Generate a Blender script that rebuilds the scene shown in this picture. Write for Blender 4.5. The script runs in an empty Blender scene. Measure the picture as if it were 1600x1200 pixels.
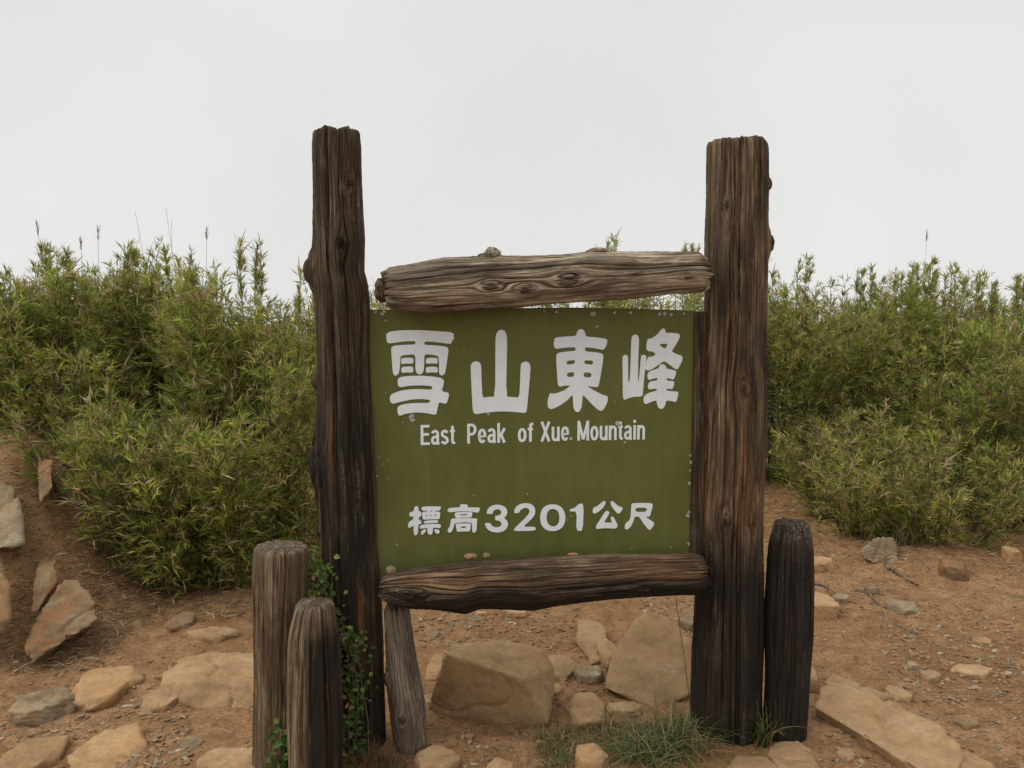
import bpy, bmesh, math
import numpy as np
from mathutils import Vector

# ------------------------------------------------------------------ camera, sky, sun, exposure
scene = bpy.context.scene
COL = scene.collection
FPX, W, H = 1294.0, 1600.0, 1200.0
TANP = 115.0 / FPX
PITCH = math.atan(TANP)
CAMZ = 1.5
cam_data = bpy.data.cameras.new("camera")
cam_data.sensor_width = 36.0
cam_data.lens = FPX / W * 36.0
cam_data.clip_start = 0.05
cam_data.clip_end = 2000.0
cam = bpy.data.objects.new("camera", cam_data)
COL.objects.link(cam)
cam.location = (0, 0, CAMZ)
cam.rotation_euler = (math.pi / 2 - PITCH, 0, 0)
scene.camera = cam

SUN_EL, SUN_AZ = math.radians(58), math.radians(252)   # azimuth from +Y, clockwise: high, behind the viewer's left shoulder
world = bpy.data.worlds.new("World")
scene.world = world
world.use_nodes = True
wn, wl = world.node_tree.nodes, world.node_tree.links
wn.clear()
wo = wn.new("ShaderNodeOutputWorld")
wb = wn.new("ShaderNodeBackground")
sky = wn.new("ShaderNodeTexSky")
sky.sky_type = 'NISHITA'
sky.sun_disc = False
sky.sun_elevation = SUN_EL
sky.sun_rotation = SUN_AZ
sky.altitude = 3200
sky.dust_density = 4.0
hs = wn.new("ShaderNodeHueSaturation")
hs.inputs['Saturation'].default_value = 0.12
mx = wn.new("ShaderNodeMix")
mx.data_type = 'RGBA'
mx.inputs[0].default_value = 0.90                        # cloud cover
wtc = wn.new("ShaderNodeTexCoord")
wnz = wn.new("ShaderNodeTexNoise")
wnz.inputs['Scale'].default_value = 2.2
wnz.inputs['Detail'].default_value = 3
wcr = wn.new("ShaderNodeValToRGB")                      # thin and thick places of the cloud
wcr.color_ramp.elements[0].position = 0.3
wcr.color_ramp.elements[0].color = (0.678, 0.673, 0.666, 1)
wcr.color_ramp.elements[1].position = 0.7
wcr.color_ramp.elements[1].color = (0.766, 0.762, 0.754, 1)
wmu = wn.new("ShaderNodeVectorMath")
wmu.operation = 'SCALE'
wmu.inputs['Scale'].default_value = 10.0
wl.new(wtc.outputs['Generated'], wnz.inputs['Vector'])
wl.new(wnz.outputs['Fac'], wcr.inputs[0])
wl.new(wcr.outputs[0], wmu.inputs[0])
wl.new(wmu.outputs[0], mx.inputs[7])
wl.new(sky.outputs[0], hs.inputs['Color'])
wl.new(hs.outputs[0], mx.inputs[6])
wl.new(mx.outputs[2], wb.inputs['Color'])
wb.inputs['Strength'].default_value = 0.1
wl.new(wb.outputs[0], wo.inputs[0])

sun_data = bpy.data.lights.new("sun", 'SUN')
sun_data.energy = 1.5
sun_data.angle = math.radians(55)
sun_data.color = (1.0, 0.965, 0.91)
sun = bpy.data.objects.new("sun", sun_data)
COL.objects.link(sun)
sdir = Vector((math.sin(SUN_AZ) * math.cos(SUN_EL), math.cos(SUN_AZ) * math.cos(SUN_EL), math.sin(SUN_EL)))
sun.rotation_euler = sdir.to_track_quat('Z', 'Y').to_euler()
sun.location = sdir * 20

vs = scene.view_settings
vs.view_transform = 'Standard'
vs.look = 'None'
vs.exposure = 0.18
vs.gamma = 1.0
vs.use_curve_mapping = False
scene.render.engine = 'CYCLES'
scene.cycles.use_denoising = True
scene.cycles.max_bounces = 6
scene.cycles.diffuse_bounces = 3
scene.cycles.glossy_bounces = 2
scene.cycles.transmission_bounces = 3
scene.cycles.transparent_max_bounces = 4

# ------------------------------------------------------------------ helpers
def ray(px, py):
    f = np.array([0, math.cos(PITCH), -math.sin(PITCH)])
    u = np.array([0, math.sin(PITCH), math.cos(PITCH)])
    return f * FPX + np.array([1.0, 0, 0]) * (px - W / 2) - u * (py - H / 2)

def at(px, py, Y):
    """point of the place seen at photo position (px, py) at distance Y in front of the viewer"""
    d = ray(px, py)
    return np.array([0, 0, CAMZ]) + d * (Y / d[1])

_rng0 = np.random.default_rng(11)
_PERM = _rng0.permutation(256)
_PERM = np.concatenate([_PERM, _PERM, _PERM])
_G = _rng0.normal(size=(256, 3))
_G /= np.linalg.norm(_G, axis=1)[:, None]

def noise(p):
    """gradient noise, p (N,3) -> about -1..1"""
    p = np.asarray(p, float)
    i = np.floor(p).astype(int)
    f = p - i
    i &= 255
    w = f * f * f * (f * (f * 6 - 15) + 10)
    out = 0
    for dx in (0, 1):
        wx = w[:, 0] if dx else 1 - w[:, 0]
        a = _PERM[i[:, 0] + dx]
        for dy in (0, 1):
            wy = w[:, 1] if dy else 1 - w[:, 1]
            b = _PERM[a + i[:, 1] + dy]
            for dz in (0, 1):
                wz = w[:, 2] if dz else 1 - w[:, 2]
                h = _PERM[b + i[:, 2] + dz] & 255
                g = _G[h]
                dot = g[:, 0] * (f[:, 0] - dx) + g[:, 1] * (f[:, 1] - dy) + g[:, 2] * (f[:, 2] - dz)
                out = out + wx * wy * wz * dot
    return out * 1.6

def fbm(p, o=4):
    a, s, r = 1.0, 1.0, 0
    for k in range(o):
        r = r + a * noise(p * s + 17.3 * k)
        a *= 0.5
        s *= 2.03
    return r

def sstep(a, b, x):
    t = np.clip((np.asarray(x, float) - a) / (b - a), 0, 1)
    return t * t * (3 - 2 * t)

def mesh_np(name, V, faces, smooth=True, attrs=None):
    me = bpy.data.meshes.new(name)
    V = np.asarray(V, np.float32)
    me.vertices.add(len(V))
    me.vertices.foreach_set("co", V.ravel())
    faces = [np.asarray(f, np.int32) for f in faces if len(f)]
    loops = np.concatenate([f.ravel() for f in faces])
    tot = np.concatenate([np.full(len(f), f.shape[1], np.int32) for f in faces])
    start = np.concatenate([[0], np.cumsum(tot)[:-1]]).astype(np.int32)
    me.loops.add(len(loops))
    me.loops.foreach_set("vertex_index", loops)
    me.polygons.add(len(tot))
    me.polygons.foreach_set("loop_start", start)
    me.polygons.foreach_set("use_smooth", np.full(len(tot), smooth, dtype=bool))
    for k, (typ, arr) in (attrs or {}).items():
        a = me.attributes.new(k, typ, 'POINT')
        arr = np.asarray(arr, np.float32)
        a.data.foreach_set({'FLOAT': 'value', 'FLOAT_VECTOR': 'vector', 'FLOAT_COLOR': 'color'}[typ], arr.ravel())
    me.update(calc_edges=True)
    return me

def obj(name, me, mat=None, parent=None, loc=None):
    o = bpy.data.objects.new(name, me)
    COL.objects.link(o)
    if mat is not None and me is not None and len(me.materials) == 0:
        me.materials.append(mat)
    if parent is not None:
        o.parent = parent
    if loc is not None:
        o.location = loc
    return o

def tag(o, label=None, cat=None, group=None, kind=None):
    if label: o['label'] = label
    if cat: o['category'] = cat
    if group: o['group'] = group
    if kind: o['kind'] = kind
    return o

def centred(V):
    """move a thing's mesh so that its origin is at the middle of its base"""
    V = np.asarray(V, float)
    c = np.array([(V[:, 0].min() + V[:, 0].max()) / 2, (V[:, 1].min() + V[:, 1].max()) / 2, V[:, 2].min()])
    return V - c, c

# ------------------------------------------------------------------ materials
class NT:
    def __init__(self, name):
        self.m = bpy.data.materials.new(name)
        self.m.use_nodes = True
        self.n, self.l = self.m.node_tree.nodes, self.m.node_tree.links
        self.b = self.n['Principled BSDF']
        self.out = self.n['Material Output']
    def node(self, t, **kw):
        x = self.n.new(t)
        for k, v in kw.items():
            setattr(x, k, v)
        return x
    def attr(self, name, out='Vector'):
        a = self.node('ShaderNodeAttribute', attribute_name=name)
        return a.outputs[out]
    def objco(self):
        return self.node('ShaderNodeTexCoord').outputs['Object']
    def mapv(self, v, scale):
        m = self.node('ShaderNodeMapping')
        m.inputs['Scale'].default_value = scale
        self.l.new(v, m.inputs['Vector'])
        return m.outputs[0]
    def noise(self, v, scale, detail=4, rough=0.55, dist=0):
        x = self.node('ShaderNodeTexNoise')
        x.inputs['Scale'].default_value = scale
        x.inputs['Detail'].default_value = detail
        x.inputs['Roughness'].default_value = rough
        x.inputs['Distortion'].default_value = dist
        self.l.new(v, x.inputs['Vector'])
        return x.outputs['Fac']
    def ramp(self, f, stops):
        r = self.node('ShaderNodeValToRGB')
        e = r.color_ramp.elements
        while len(e) < len(stops): e.new(0.5)
        for k, (p, c) in enumerate(stops):
            e[k].position = p
            e[k].color = (c[0], c[1], c[2], 1) if hasattr(c, '__len__') else (c, c, c, 1)
        self.l.new(f, r.inputs[0])
        return r.outputs[0]
    def mix(self, f, a, b, mode='MIX'):
        m = self.node('ShaderNodeMix', data_type='RGBA', blend_type=mode)
        for s, v in ((0, f), (6, a), (7, b)):
            if hasattr(v, 'links'): self.l.new(v, m.inputs[s])
            elif hasattr(v, '__len__'): m.inputs[s].default_value = (v[0], v[1], v[2], 1)
            else: m.inputs[s].default_value = v
        return m.outputs[2]
    def math(self, op, a, b=0.0):
        m = self.node('ShaderNodeMath', operation=op)
        for s, v in ((0, a), (1, b)):
            if hasattr(v, 'links'): self.l.new(v, m.inputs[s])
            else: m.inputs[s].default_value = v
        return m.outputs[0]
    def bump(self, h, strength, dist, prev=None):
        b = self.node('ShaderNodeBump')
        b.inputs['Strength'].default_value = strength
        b.inputs['Distance'].default_value = dist
        self.l.new(h, b.inputs['Height'])
        if prev is not None: self.l.new(prev, b.inputs['Normal'])
        return b.outputs[0]
    def finish(self, col, rough=0.85, spec=0.25, normal=None):
        if hasattr(col, 'links'): self.l.new(col, self.b.inputs['Base Color'])
        else: self.b.inputs['Base Color'].default_value = (*col, 1)
        if hasattr(rough, 'links'): self.l.new(rough, self.b.inputs['Roughness'])
        else: self.b.inputs['Roughness'].default_value = rough
        self.b.inputs['Specular IOR Level'].default_value = spec
        if normal is not None: self.l.new(normal, self.b.inputs['Normal'])
        return self.m

def wood_material(name, dark, mid, light, pale=(0.40, 0.36, 0.31), orange=(0.34, 0.150, 0.055), crackscale=1.0):
    t = NT(name)
    g = t.attr('grain')
    wear = t.node('ShaderNodeAttribute', attribute_name='wear')
    sep = t.node('ShaderNodeSeparateColor')
    t.l.new(wear.outputs['Color'], sep.inputs[0])
    fib = t.noise(t.mapv(g, (1, 1, 0.030)), 120, 6, 0.72)
    fib2 = t.noise(t.mapv(g, (1, 1, 0.018)), 420, 3, 0.65)
    pat = t.noise(t.mapv(g, (1, 1, 0.30)), 11, 6, 0.65, 0.5)
    pat2 = t.noise(t.mapv(g, (1, 1, 0.16)), 34, 5, 0.65, 0.3)
    grit = t.noise(t.mapv(g, (1, 1, 0.6)), 210, 4, 0.65)
    # thin drying splits that follow the grain
    def splits(scale, zs, width):
        q = t.noise(t.mapv(g, (1, 1, zs)), scale, 2, 0.5, 0.15)
        d = t.math('ABSOLUTE', t.math('SUBTRACT', q, 0.5))
        return t.ramp(d, [(0.0, 1.0), (width, 0.0)])
    sp1 = t.math('MULTIPLY', splits(34 * crackscale, 0.022, 0.020), t.ramp(pat, [(0.42, 0.0), (0.55, 1.0)]))
    sp2 = t.math('MULTIPLY', splits(78 * crackscale, 0.030, 0.028), t.ramp(pat2, [(0.40, 0.0), (0.56, 1.0)]))
    c = t.ramp(fib, [(0.33, dark), (0.50, mid), (0.66, light)])
    wide = t.noise(t.mapv(g, (1, 1, 0.12)), 22, 4, 0.6, 0.2)
    c = t.mix(t.ramp(pat, [(0.38, 0.80), (0.58, 0.0)]), c, dark)
    c = t.mix(t.ramp(wide, [(0.40, 0.70), (0.54, 0.0)]), c, [x * 0.8 for x in dark])
    c = t.mix(t.ramp(pat2, [(0.56, 0.0), (0.70, 0.60)]), c, light)
    c = t.mix(t.ramp(fib2, [(0.36, 0.55), (0.56, 0.0)]), c, [x * 0.5 for x in dark])
    bm_ = t.math('MULTIPLY', sep.outputs[2], t.ramp(pat2, [(0.30, 0.45), (0.46, 1.0)]))  # black from the mask's blue channel: stains, plus painted shade on some logs
    c = t.mix(t.math('MULTIPLY', bm_, 0.93), c, t.mix(fib2, (0.010, 0.008, 0.007), (0.030, 0.025, 0.021)))
    om = t.math('MULTIPLY', sep.outputs[0], t.ramp(fib, [(0.42, 0.0), (0.60, 0.85)]))
    c = t.mix(om, c, t.mix(t.ramp(fib2, [(0.3, 0.0), (0.7, 1.0)]), [x * 0.45 for x in orange], [x * 1.2 for x in orange]))
    pm = t.math('MULTIPLY', sep.outputs[1], t.math('MULTIPLY', t.ramp(grit, [(0.46, 0.0), (0.62, 0.8)]), t.ramp(fib, [(0.40, 0.0), (0.58, 1.0)])))
    c = t.mix(pm, c, pale)
    c = t.mix(t.math('MULTIPLY', sp1, 0.85), c, [x * 0.25 for x in dark])
    c = t.mix(t.math('MULTIPLY', sp2, 0.60), c, [x * 0.35 for x in dark])
    hgt = t.math('SUBTRACT', t.math('MULTIPLY', fib, 0.9), t.math('ADD', t.math('MULTIPLY', sp1, 0.9), t.math('MULTIPLY', sp2, 0.45)))
    n = t.bump(hgt, 0.9, 0.005)
    n = t.bump(fib2, 0.55, 0.0016, n)
    n = t.bump(grit, 0.35, 0.0015, n)
    return t.finish(c, 0.88, 0.18, n)

def rock_material(name, c0, c1, c2, stain=None, strata=0.0):
    t = NT(name)
    v = t.objco()
    info = t.node('ShaderNodeObjectInfo')
    off = t.node('ShaderNodeVectorMath', operation='ADD')
    t.l.new(v, off.inputs[0])
    cmb = t.node('ShaderNodeCombineXYZ')
    r10 = t.math('MULTIPLY', info.outputs['Random'], 37.0)
    for k in range(3): t.l.new(r10, cmb.inputs[k])
    t.l.new(cmb.outputs[0], off.inputs[1])
    v = off.outputs[0]
    big = t.noise(v, 7, 5, 0.6, 0.3)
    med = t.noise(v, 38, 5, 0.65)
    fine = t.noise(v, 240, 3, 0.7)
    c = t.ramp(big, [(0.32, c0), (0.52, c1), (0.70, c2)])
    c = t.mix(t.ramp(med, [(0.35, 0.38), (0.6, 0.0)]), c, [x * 0.66 for x in c0])
    c = t.mix(t.ramp(fine, [(0.38, 0.40), (0.58, 0.0)]), c, [x * 0.55 for x in c0])
    c = t.mix(t.ramp(fine, [(0.62, 0.0), (0.78, 0.45)]), c, [min(1, x * 1.5) for x in c2])
    if stain:
        s = t.noise(v, 11, 4, 0.6, 0.8)
        c = t.mix(t.ramp(s, [(0.46, 0.0), (0.68, 0.65)]), c, stain)
    hs_ = t.node('ShaderNodeHueSaturation')
    t.l.new(c, hs_.inputs['Color'])
    t.l.new(t.math('ADD', t.math('MULTIPLY', info.outputs['Random'], 0.30), 0.85), hs_.inputs['Value'])
    n = t.bump(med, 0.5, 0.008)
    n = t.bump(fine, 0.45, 0.002, n)
    if strata:
        st = t.noise(t.mapv(v, (1, 1, 9)), 14, 4, 0.6, 0.2)
        n = t.bump(st, strata, 0.012, n)
    return t.finish(hs_.outputs[0], 0.9, 0.2, n)

def leaf_material(name, trans=0.42, rough=0.5):
    t = NT(name)
    c = t.attr('leaf_colour', 'Color')
    t.finish(c, rough, 0.3)
    tr = t.node('ShaderNodeBsdfTranslucent')
    t.l.new(c, tr.inputs['Color'])
    ms = t.node('ShaderNodeMixShader')
    ms.inputs[0].default_value = trans
    t.l.new(t.b.outputs[0], ms.inputs[1])
    t.l.new(tr.outputs[0], ms.inputs[2])
    t.l.new(ms.outputs[0], t.out.inputs[0])
    return t.m

def soil_material():
    t = NT('trodden soil')
    v = t.objco()
    big = t.noise(v, 1.1, 4, 0.6, 0.4)
    med = t.noise(v, 9, 6, 0.65)
    fine = t.noise(v, 70, 5, 0.7)
    grit = t.noise(v, 330, 3, 0.7)
    c = t.ramp(big, [(0.30, (0.250, 0.136, 0.062)), (0.52, (0.350, 0.198, 0.094)), (0.72, (0.405, 0.248, 0.130))])
    c = t.mix(t.ramp(med, [(0.36, 0.65), (0.58, 0.0)]), c, (0.175, 0.094, 0.044))
    c = t.mix(t.ramp(med, [(0.56, 0.0), (0.72, 0.5)]), c, (0.420, 0.270, 0.150))
    c = t.mix(t.ramp(fine, [(0.36, 0.60), (0.55, 0.0)]), c, (0.095, 0.052, 0.027))
    c = t.mix(t.ramp(fine, [(0.60, 0.0), (0.72, 0.55)]), c, (0.44, 0.290, 0.165))
    c = t.mix(t.ramp(grit, [(0.62, 0.0), (0.74, 0.6)]), c, (0.40, 0.28, 0.17))
    n = t.bump(med, 0.5, 0.02)
    n = t.bump(fine, 0.7, 0.006, n)
    n = t.bump(grit, 0.6, 0.002, n)
    return t.finish(c, 0.95, 0.12, n)

M_soil = soil_material()
M_post = wood_material('dark weathered post wood', (0.050, 0.034, 0.021), (0.165, 0.114, 0.068), (0.360, 0.268, 0.168))
M_post2 = wood_material('brown weathered post wood', (0.068, 0.043, 0.025), (0.250, 0.170, 0.098), (0.470, 0.345, 0.212))
M_rail = wood_material('grey driftwood', (0.120, 0.086, 0.055), (0.500, 0.400, 0.280), (0.740, 0.640, 0.490), crackscale=0.55)
M_rail2 = wood_material('brown rail wood', (0.056, 0.036, 0.023), (0.215, 0.142, 0.086), (0.460, 0.325, 0.205))
M_stump = wood_material('light brown post wood', (0.090, 0.060, 0.034), (0.260, 0.184, 0.108), (0.460, 0.345, 0.218))
M_stump2 = wood_material('charred post wood', (0.034, 0.024, 0.017), (0.105, 0.076, 0.051), (0.240, 0.182, 0.122))
M_bark = wood_material('pale barked log', (0.120, 0.088, 0.062), (0.310, 0.238, 0.172), (0.54, 0.460, 0.37))
M_tan = rock_material('tan sandstone', (0.300, 0.190, 0.098), (0.445, 0.292, 0.158), (0.535, 0.370, 0.216), (0.44, 0.262, 0.120))
M_warm = rock_material('ochre sandstone', (0.320, 0.198, 0.098), (0.460, 0.290, 0.148), (0.540, 0.360, 0.200), (0.46, 0.255, 0.112))
M_grey = rock_material('grey slate', (0.190, 0.138, 0.082), (0.330, 0.256, 0.162), (0.480, 0.405, 0.285), (0.34, 0.21, 0.10), 0.5)
M_rust = rock_material('rust stained rock', (0.175, 0.120, 0.068), (0.300, 0.192, 0.100), (0.360, 0.280, 0.185), (0.37, 0.150, 0.055), 0.35)
M_leaf = leaf_material('bamboo leaf')
M_ivy = leaf_material('creeper leaf', 0.25, 0.42)
M_grass = leaf_material('grass blade', 0.3, 0.5)

def stem_material(name, a, b):
    t = NT(name)
    n = t.noise(t.objco(), 30, 3)
    return t.finish(t.ramp(n, [(0.35, a), (0.65, b)]), 0.7, 0.3)
M_culm = stem_material('bamboo stem', (0.09, 0.075, 0.035), (0.17, 0.135, 0.065))
M_twig = stem_material('dry twig', (0.10, 0.07, 0.045), (0.22, 0.165, 0.11))

def attr_material(name, key, rough=0.9):
    t = NT(name)
    f = t.noise(t.objco(), 260, 3, 0.7)
    c = t.mix(t.ramp(f, [(0.36, 0.45), (0.6, 0.0)]), t.attr(key, 'Color'), (0.07, 0.045, 0.028))
    return t.finish(c, rough, 0.15, t.bump(f, 0.4, 0.002))
M_gravel = attr_material('gravel', 'leaf_colour')
M_litter = attr_material('dry leaf', 'leaf_colour', 0.8)

def board_material():
    t = NT('olive green sign paint')
    v = t.objco()
    a = t.noise(v, 3.0, 4, 0.55, 0.3)
    b = t.noise(t.mapv(v, (1, 1, 0.25)), 26, 5, 0.6)
    f = t.noise(v, 400, 2, 0.6)
    c = t.ramp(a, [(0.3, (0.112, 0.119, 0.0262)), (0.7, (0.138, 0.145, 0.034))])
    c = t.mix(t.ramp(b, [(0.40, 0.30), (0.60, 0.0)]), c, (0.080, 0.080, 0.020))
    c = t.mix(t.ramp(b, [(0.62, 0.0), (0.80, 0.18)]), c, (0.26, 0.25, 0.12))
    run = t.noise(t.mapv(v, (1, 1, 0.06)), 9, 5, 0.65)
    c = t.mix(t.ramp(run, [(0.54, 0.0), (0.74, 0.16)]), c, (0.30, 0.29, 0.17))
    fade = t.noise(v, 1.6, 3, 0.6, 0.5)
    c = t.mix(t.ramp(fade, [(0.45, 0.0), (0.7, 0.20)]), c, (0.20, 0.20, 0.075))
    scr = t.noise(v, 210, 4, 0.7)
    c = t.mix(t.ramp(scr, [(0.70, 0.0), (0.76, 0.5)]), c, (0.30, 0.30, 0.20))
    n = t.bump(f, 0.08, 0.001)
    n = t.bump(b, 0.10, 0.003, n)
    return t.finish(c, t.ramp(b, [(0.3, 0.55), (0.7, 0.75)]), 0.3, n)
def white_paint():
    t = NT('white lettering paint')
    v = t.objco()
    b = t.noise(v, 18, 5, 0.6)
    c = t.ramp(b, [(0.35, (0.80, 0.86, 0.90)), (0.6, (0.84, 0.90, 0.94))])
    s = t.noise(v, 120, 3, 0.6)
    c = t.mix(t.ramp(s, [(0.28, 0.35), (0.36, 0.0)]), c, (0.50, 0.50, 0.40))
    e_ = t.noise(t.mapv(v, (1, 1, 0.15)), 30, 4, 0.6)
    c = t.mix(t.ramp(e_, [(0.34, 0.14), (0.50, 0.0)]), c, (0.60, 0.59, 0.52))
    return t.finish(c, 0.6, 0.3)
M_board = board_material()
M_white = white_paint()
M_chip = rock_material('bare primer', (0.42, 0.42, 0.37), (0.52, 0.52, 0.47), (0.60, 0.60, 0.56))

# ------------------------------------------------------------------ ground
def ground_z(x, y, fine=True):
    x = np.asarray(x, float); y = np.asarray(y, float)
    x, y = np.broadcast_arrays(x, y)
    shp = x.shape
    x, y = x.ravel(), y.ravel()
    near = sstep(14, 9, np.hypot(x, y - 3))
    z = 0.78 * sstep(1.74, 2.85, -x) * sstep(3.05, 4.7, y) * sstep(-7, -3.6, x)
    z += 0.07 * np.abs(noise(np.stack([x * 2.3, y * 2.3, 0 * x + 4], 1))) * sstep(0.05, 0.3, z)
    z += 0.25 * sstep(5.2, 8.5, y) * sstep(2.5, 5.0, x)
    p = np.stack([x, y, np.zeros_like(x)], 1)
    z += 0.030 * noise(p * 0.9 + 3.1) * sstep(2.2, 3.2, y)
    if fine:
        z += (0.016 * noise(p * 3.1) + 0.009 * noise(p * 8.0 + 5)) * near
        z += (0.0075 * noise(p * 21.0 + 9) + 0.004 * noise(p * 47.0)) * near
    z -= 0.30 * np.clip(np.hypot(x * 0.8, np.maximum(y - 2, 0)) - 9.0, 0, None) ** 1.05
    return z.reshape(shp)

def gz(x, y):
    return float(ground_z(np.array([x]), np.array([y]))[0])

def on_ground(px, py):
    d = ray(px, py)
    o = np.array([0, 0, CAMZ])
    ts = np.linspace(1.2, 14, 2600) / d[1]
    P = o + d[None] * ts[:, None]
    below = P[:, 2] < ground_z(P[:, 0], P[:, 1], False)
    k = np.argmax(below) if below.any() else len(ts) - 1
    return P[k]

def axis_steps(a, b, h0, grow, far):
    v = list(np.arange(a, b, h0))
    s, x = h0, b
    while x < far:
        v.append(x); s *= grow; x += s
    v.append(far)
    s, x, left = h0, a - h0, []
    while x > -far:
        left.append(x); s *= grow; x -= s
    left.append(-far)
    return np.array(left[::-1] + v)

xs = axis_steps(-2.6, 3.3, 0.019, 1.07, 260)
ys = axis_steps(2.3, 5.2, 0.017, 1.05, 260)
gx, gy = np.meshgrid(xs, ys)
gzv = ground_z(gx, gy)
Vg = np.stack([gx.ravel(), gy.ravel(), gzv.ravel()], 1)
nx, ny = len(xs), len(ys)
ii = (np.arange(ny - 1)[:, None] * nx + np.arange(nx - 1)[None]).ravel()
Fg = np.stack([ii, ii + 1, ii + 1 + nx, ii + nx], 1)
tag(obj('ground', mesh_np('ground', Vg, [Fg]), M_soil), 'brown trodden soil of the mountain ridge', kind='structure')

# ------------------------------------------------------------------ logs
def log_mesh(name, keys, A, B, seed, nt=260, ds=0.0075, knots=(), ncrack=9, crack=(0.008, 0.022), rough=1.0,
             jag=0.012, depth=1.0, wear=None, flip=False):
    """keys: list of (centre xyz, radius). A, B: cross-section directions (B towards the viewer)."""
    rng = np.random.default_rng(seed)
    C = np.array([k[0] for k in keys], float)
    R = np.array([k[1] for k in keys], float)
    sk = np.concatenate([[0], np.cumsum(np.linalg.norm(np.diff(C, axis=0), axis=1))])
    L = sk[-1]
    ns = max(20, int(L / ds))
    s = np.linspace(0, L, ns)
    kn_ = max(1, int(0.018 / ds))
    ker = np.hanning(2 * kn_ + 3)[1:-1]; ker /= ker.sum()
    def interp(vals):
        y = np.interp(s, sk, vals)
        return np.convolve(np.pad(y, kn_, mode='edge'), ker, 'valid')
    cs = np.stack([interp(C[:, k]) for k in range(3)], 1)
    rs = interp(R)
    D = (C[-1] - C[0]) / np.linalg.norm(C[-1] - C[0])
    A = np.asarray(A, float); A = A - D * A.dot(D); A /= np.linalg.norm(A)
    B = np.asarray(B, float); B = B - D * B.dot(D) - A * A.dot(B); B /= np.linalg.norm(B)
    th = np.linspace(0, 2 * np.pi, nt, endpoint=False)
    S, T = np.meshgrid(s, th, indexing='ij')
    Rm = R.mean()
    wrap = lambda a: (a + np.pi) % (2 * np.pi) - np.pi
    psi = T * Rm
    for (sf, ang, rk, hk) in knots:
        dth = wrap(T - ang)
        du, dv = dth * Rm, (S - sf * L) / 2.4
        psi = psi - du * 1.25 * rk ** 2 / (du ** 2 + dv ** 2 + (0.55 * rk) ** 2) * (0.5 + 0.5 * np.cos(dth)) * np.exp(-(dv / (3.5 * rk)) ** 2)
    psi = psi + 0.005 * noise(np.stack([np.cos(T).ravel() * 1.3, np.sin(T).ravel() * 1.3, S.ravel() * 2.2 + seed], 1)).reshape(S.shape)
    phi = psi / Rm
    G = np.stack([np.cos(phi) * Rm, np.sin(phi) * Rm, S + seed * 1.7], -1)
    g = G.reshape(-1, 3)
    h = 0.0030 * noise(g * [11, 11, 1.1]) - 0.0020 * np.abs(noise(g * [40, 40, 1.1] + 5)) - 0.0016 * np.abs(noise(g * [90, 90, 2.0] + 2)) + 0.0014 * noise(g * [190, 190, 9]) + 0.0010 * noise(g * [160, 160, 60])
    h += 0.010 * noise(g * [4, 4, 2.6] + 9)
    h = (h * rough).reshape(S.shape)
    for k in range(ncrack):
        tc = rng.uniform(0, 2 * np.pi)
        ln = rng.uniform(0.25, 0.95) * L
        s0 = rng.uniform(-0.15 * L, L - 0.5 * ln)
        win = sstep(s0, s0 + 0.12 * ln, S) * sstep(s0 + ln, s0 + 0.75 * ln, S)
        wob = 0.05 * noise(np.stack([s * 2.2 + k * 7, s * 0 + k, s * 0 + seed], 1))[:, None]
        w = rng.choice([0.0010, 0.0013, 0.0017, 0.0024])
        h -= rng.uniform(*crack) * win * np.exp(-np.abs(wrap(phi - tc - wob) * Rm / w))
    kn = np.zeros_like(S)
    for (sf, ang, rk, hk) in knots:
        du, dv = wrap(T - ang) * Rm, (S - sf * L)
        d = np.hypot(du, dv / 1.25)
        h += hk * np.exp(-(d / (1.15 * rk)) ** 2)
        h -= 0.006 * np.exp(-((d * (1 + 0.25 * np.sin(wrap(T - ang) * 9 + S * 60)) - 1.0 * rk) / (0.22 * rk)) ** 2)
        h -= 0.007 * np.exp(-(np.hypot(du * 0.6 + dv * 0.3, du - dv * .4) / (0.25 * rk)) ** 2)
        kn = np.maximum(kn, np.exp(-(d / rk) ** 4))
    rad = rs[:, None] + h
    e0 = 0.006 * np.clip(1 - S / 0.012, 0, 1) + 0.006 * np.clip(1 - (L - S) / 0.012, 0, 1)
    rad = np.maximum(rad - e0, 0.2 * rs[:, None])
    jn = lambda k: jag * (1.1 * noise(np.stack([np.cos(phi[k]) * 3 + seed, np.sin(phi[k]) * 3, np.zeros(nt) + 3 * k], 1))
                          + 0.9 * noise(np.stack([np.cos(phi[k]) * 15, np.sin(phi[k]) * 15 + seed, np.zeros(nt) + k], 1)))
    j0, j1 = jn(0), jn(-1)
    ax = -j0[None] * np.clip(1 - S / 0.05, 0, 1) + j1[None] * np.clip(1 - (L - S) / 0.05, 0, 1)
    P = cs[:, None, :] + (np.cos(T)[..., None] * A + np.sin(T)[..., None] * B * depth) * rad[..., None] + ax[..., None] * D
    V = [P.reshape(-1, 3)]; GR = [g]
    m = ns * nt
    KN = [kn.ravel()]
    F = []
    a = (np.arange(ns - 1)[:, None] * nt + np.arange(nt)[None])
    b = (np.arange(ns - 1)[:, None] * nt + (np.arange(nt)[None] + 1) % nt)
    F.append(np.stack([a.ravel(), b.ravel(), (b + nt).ravel(), (a + nt).ravel()], 1))
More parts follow.
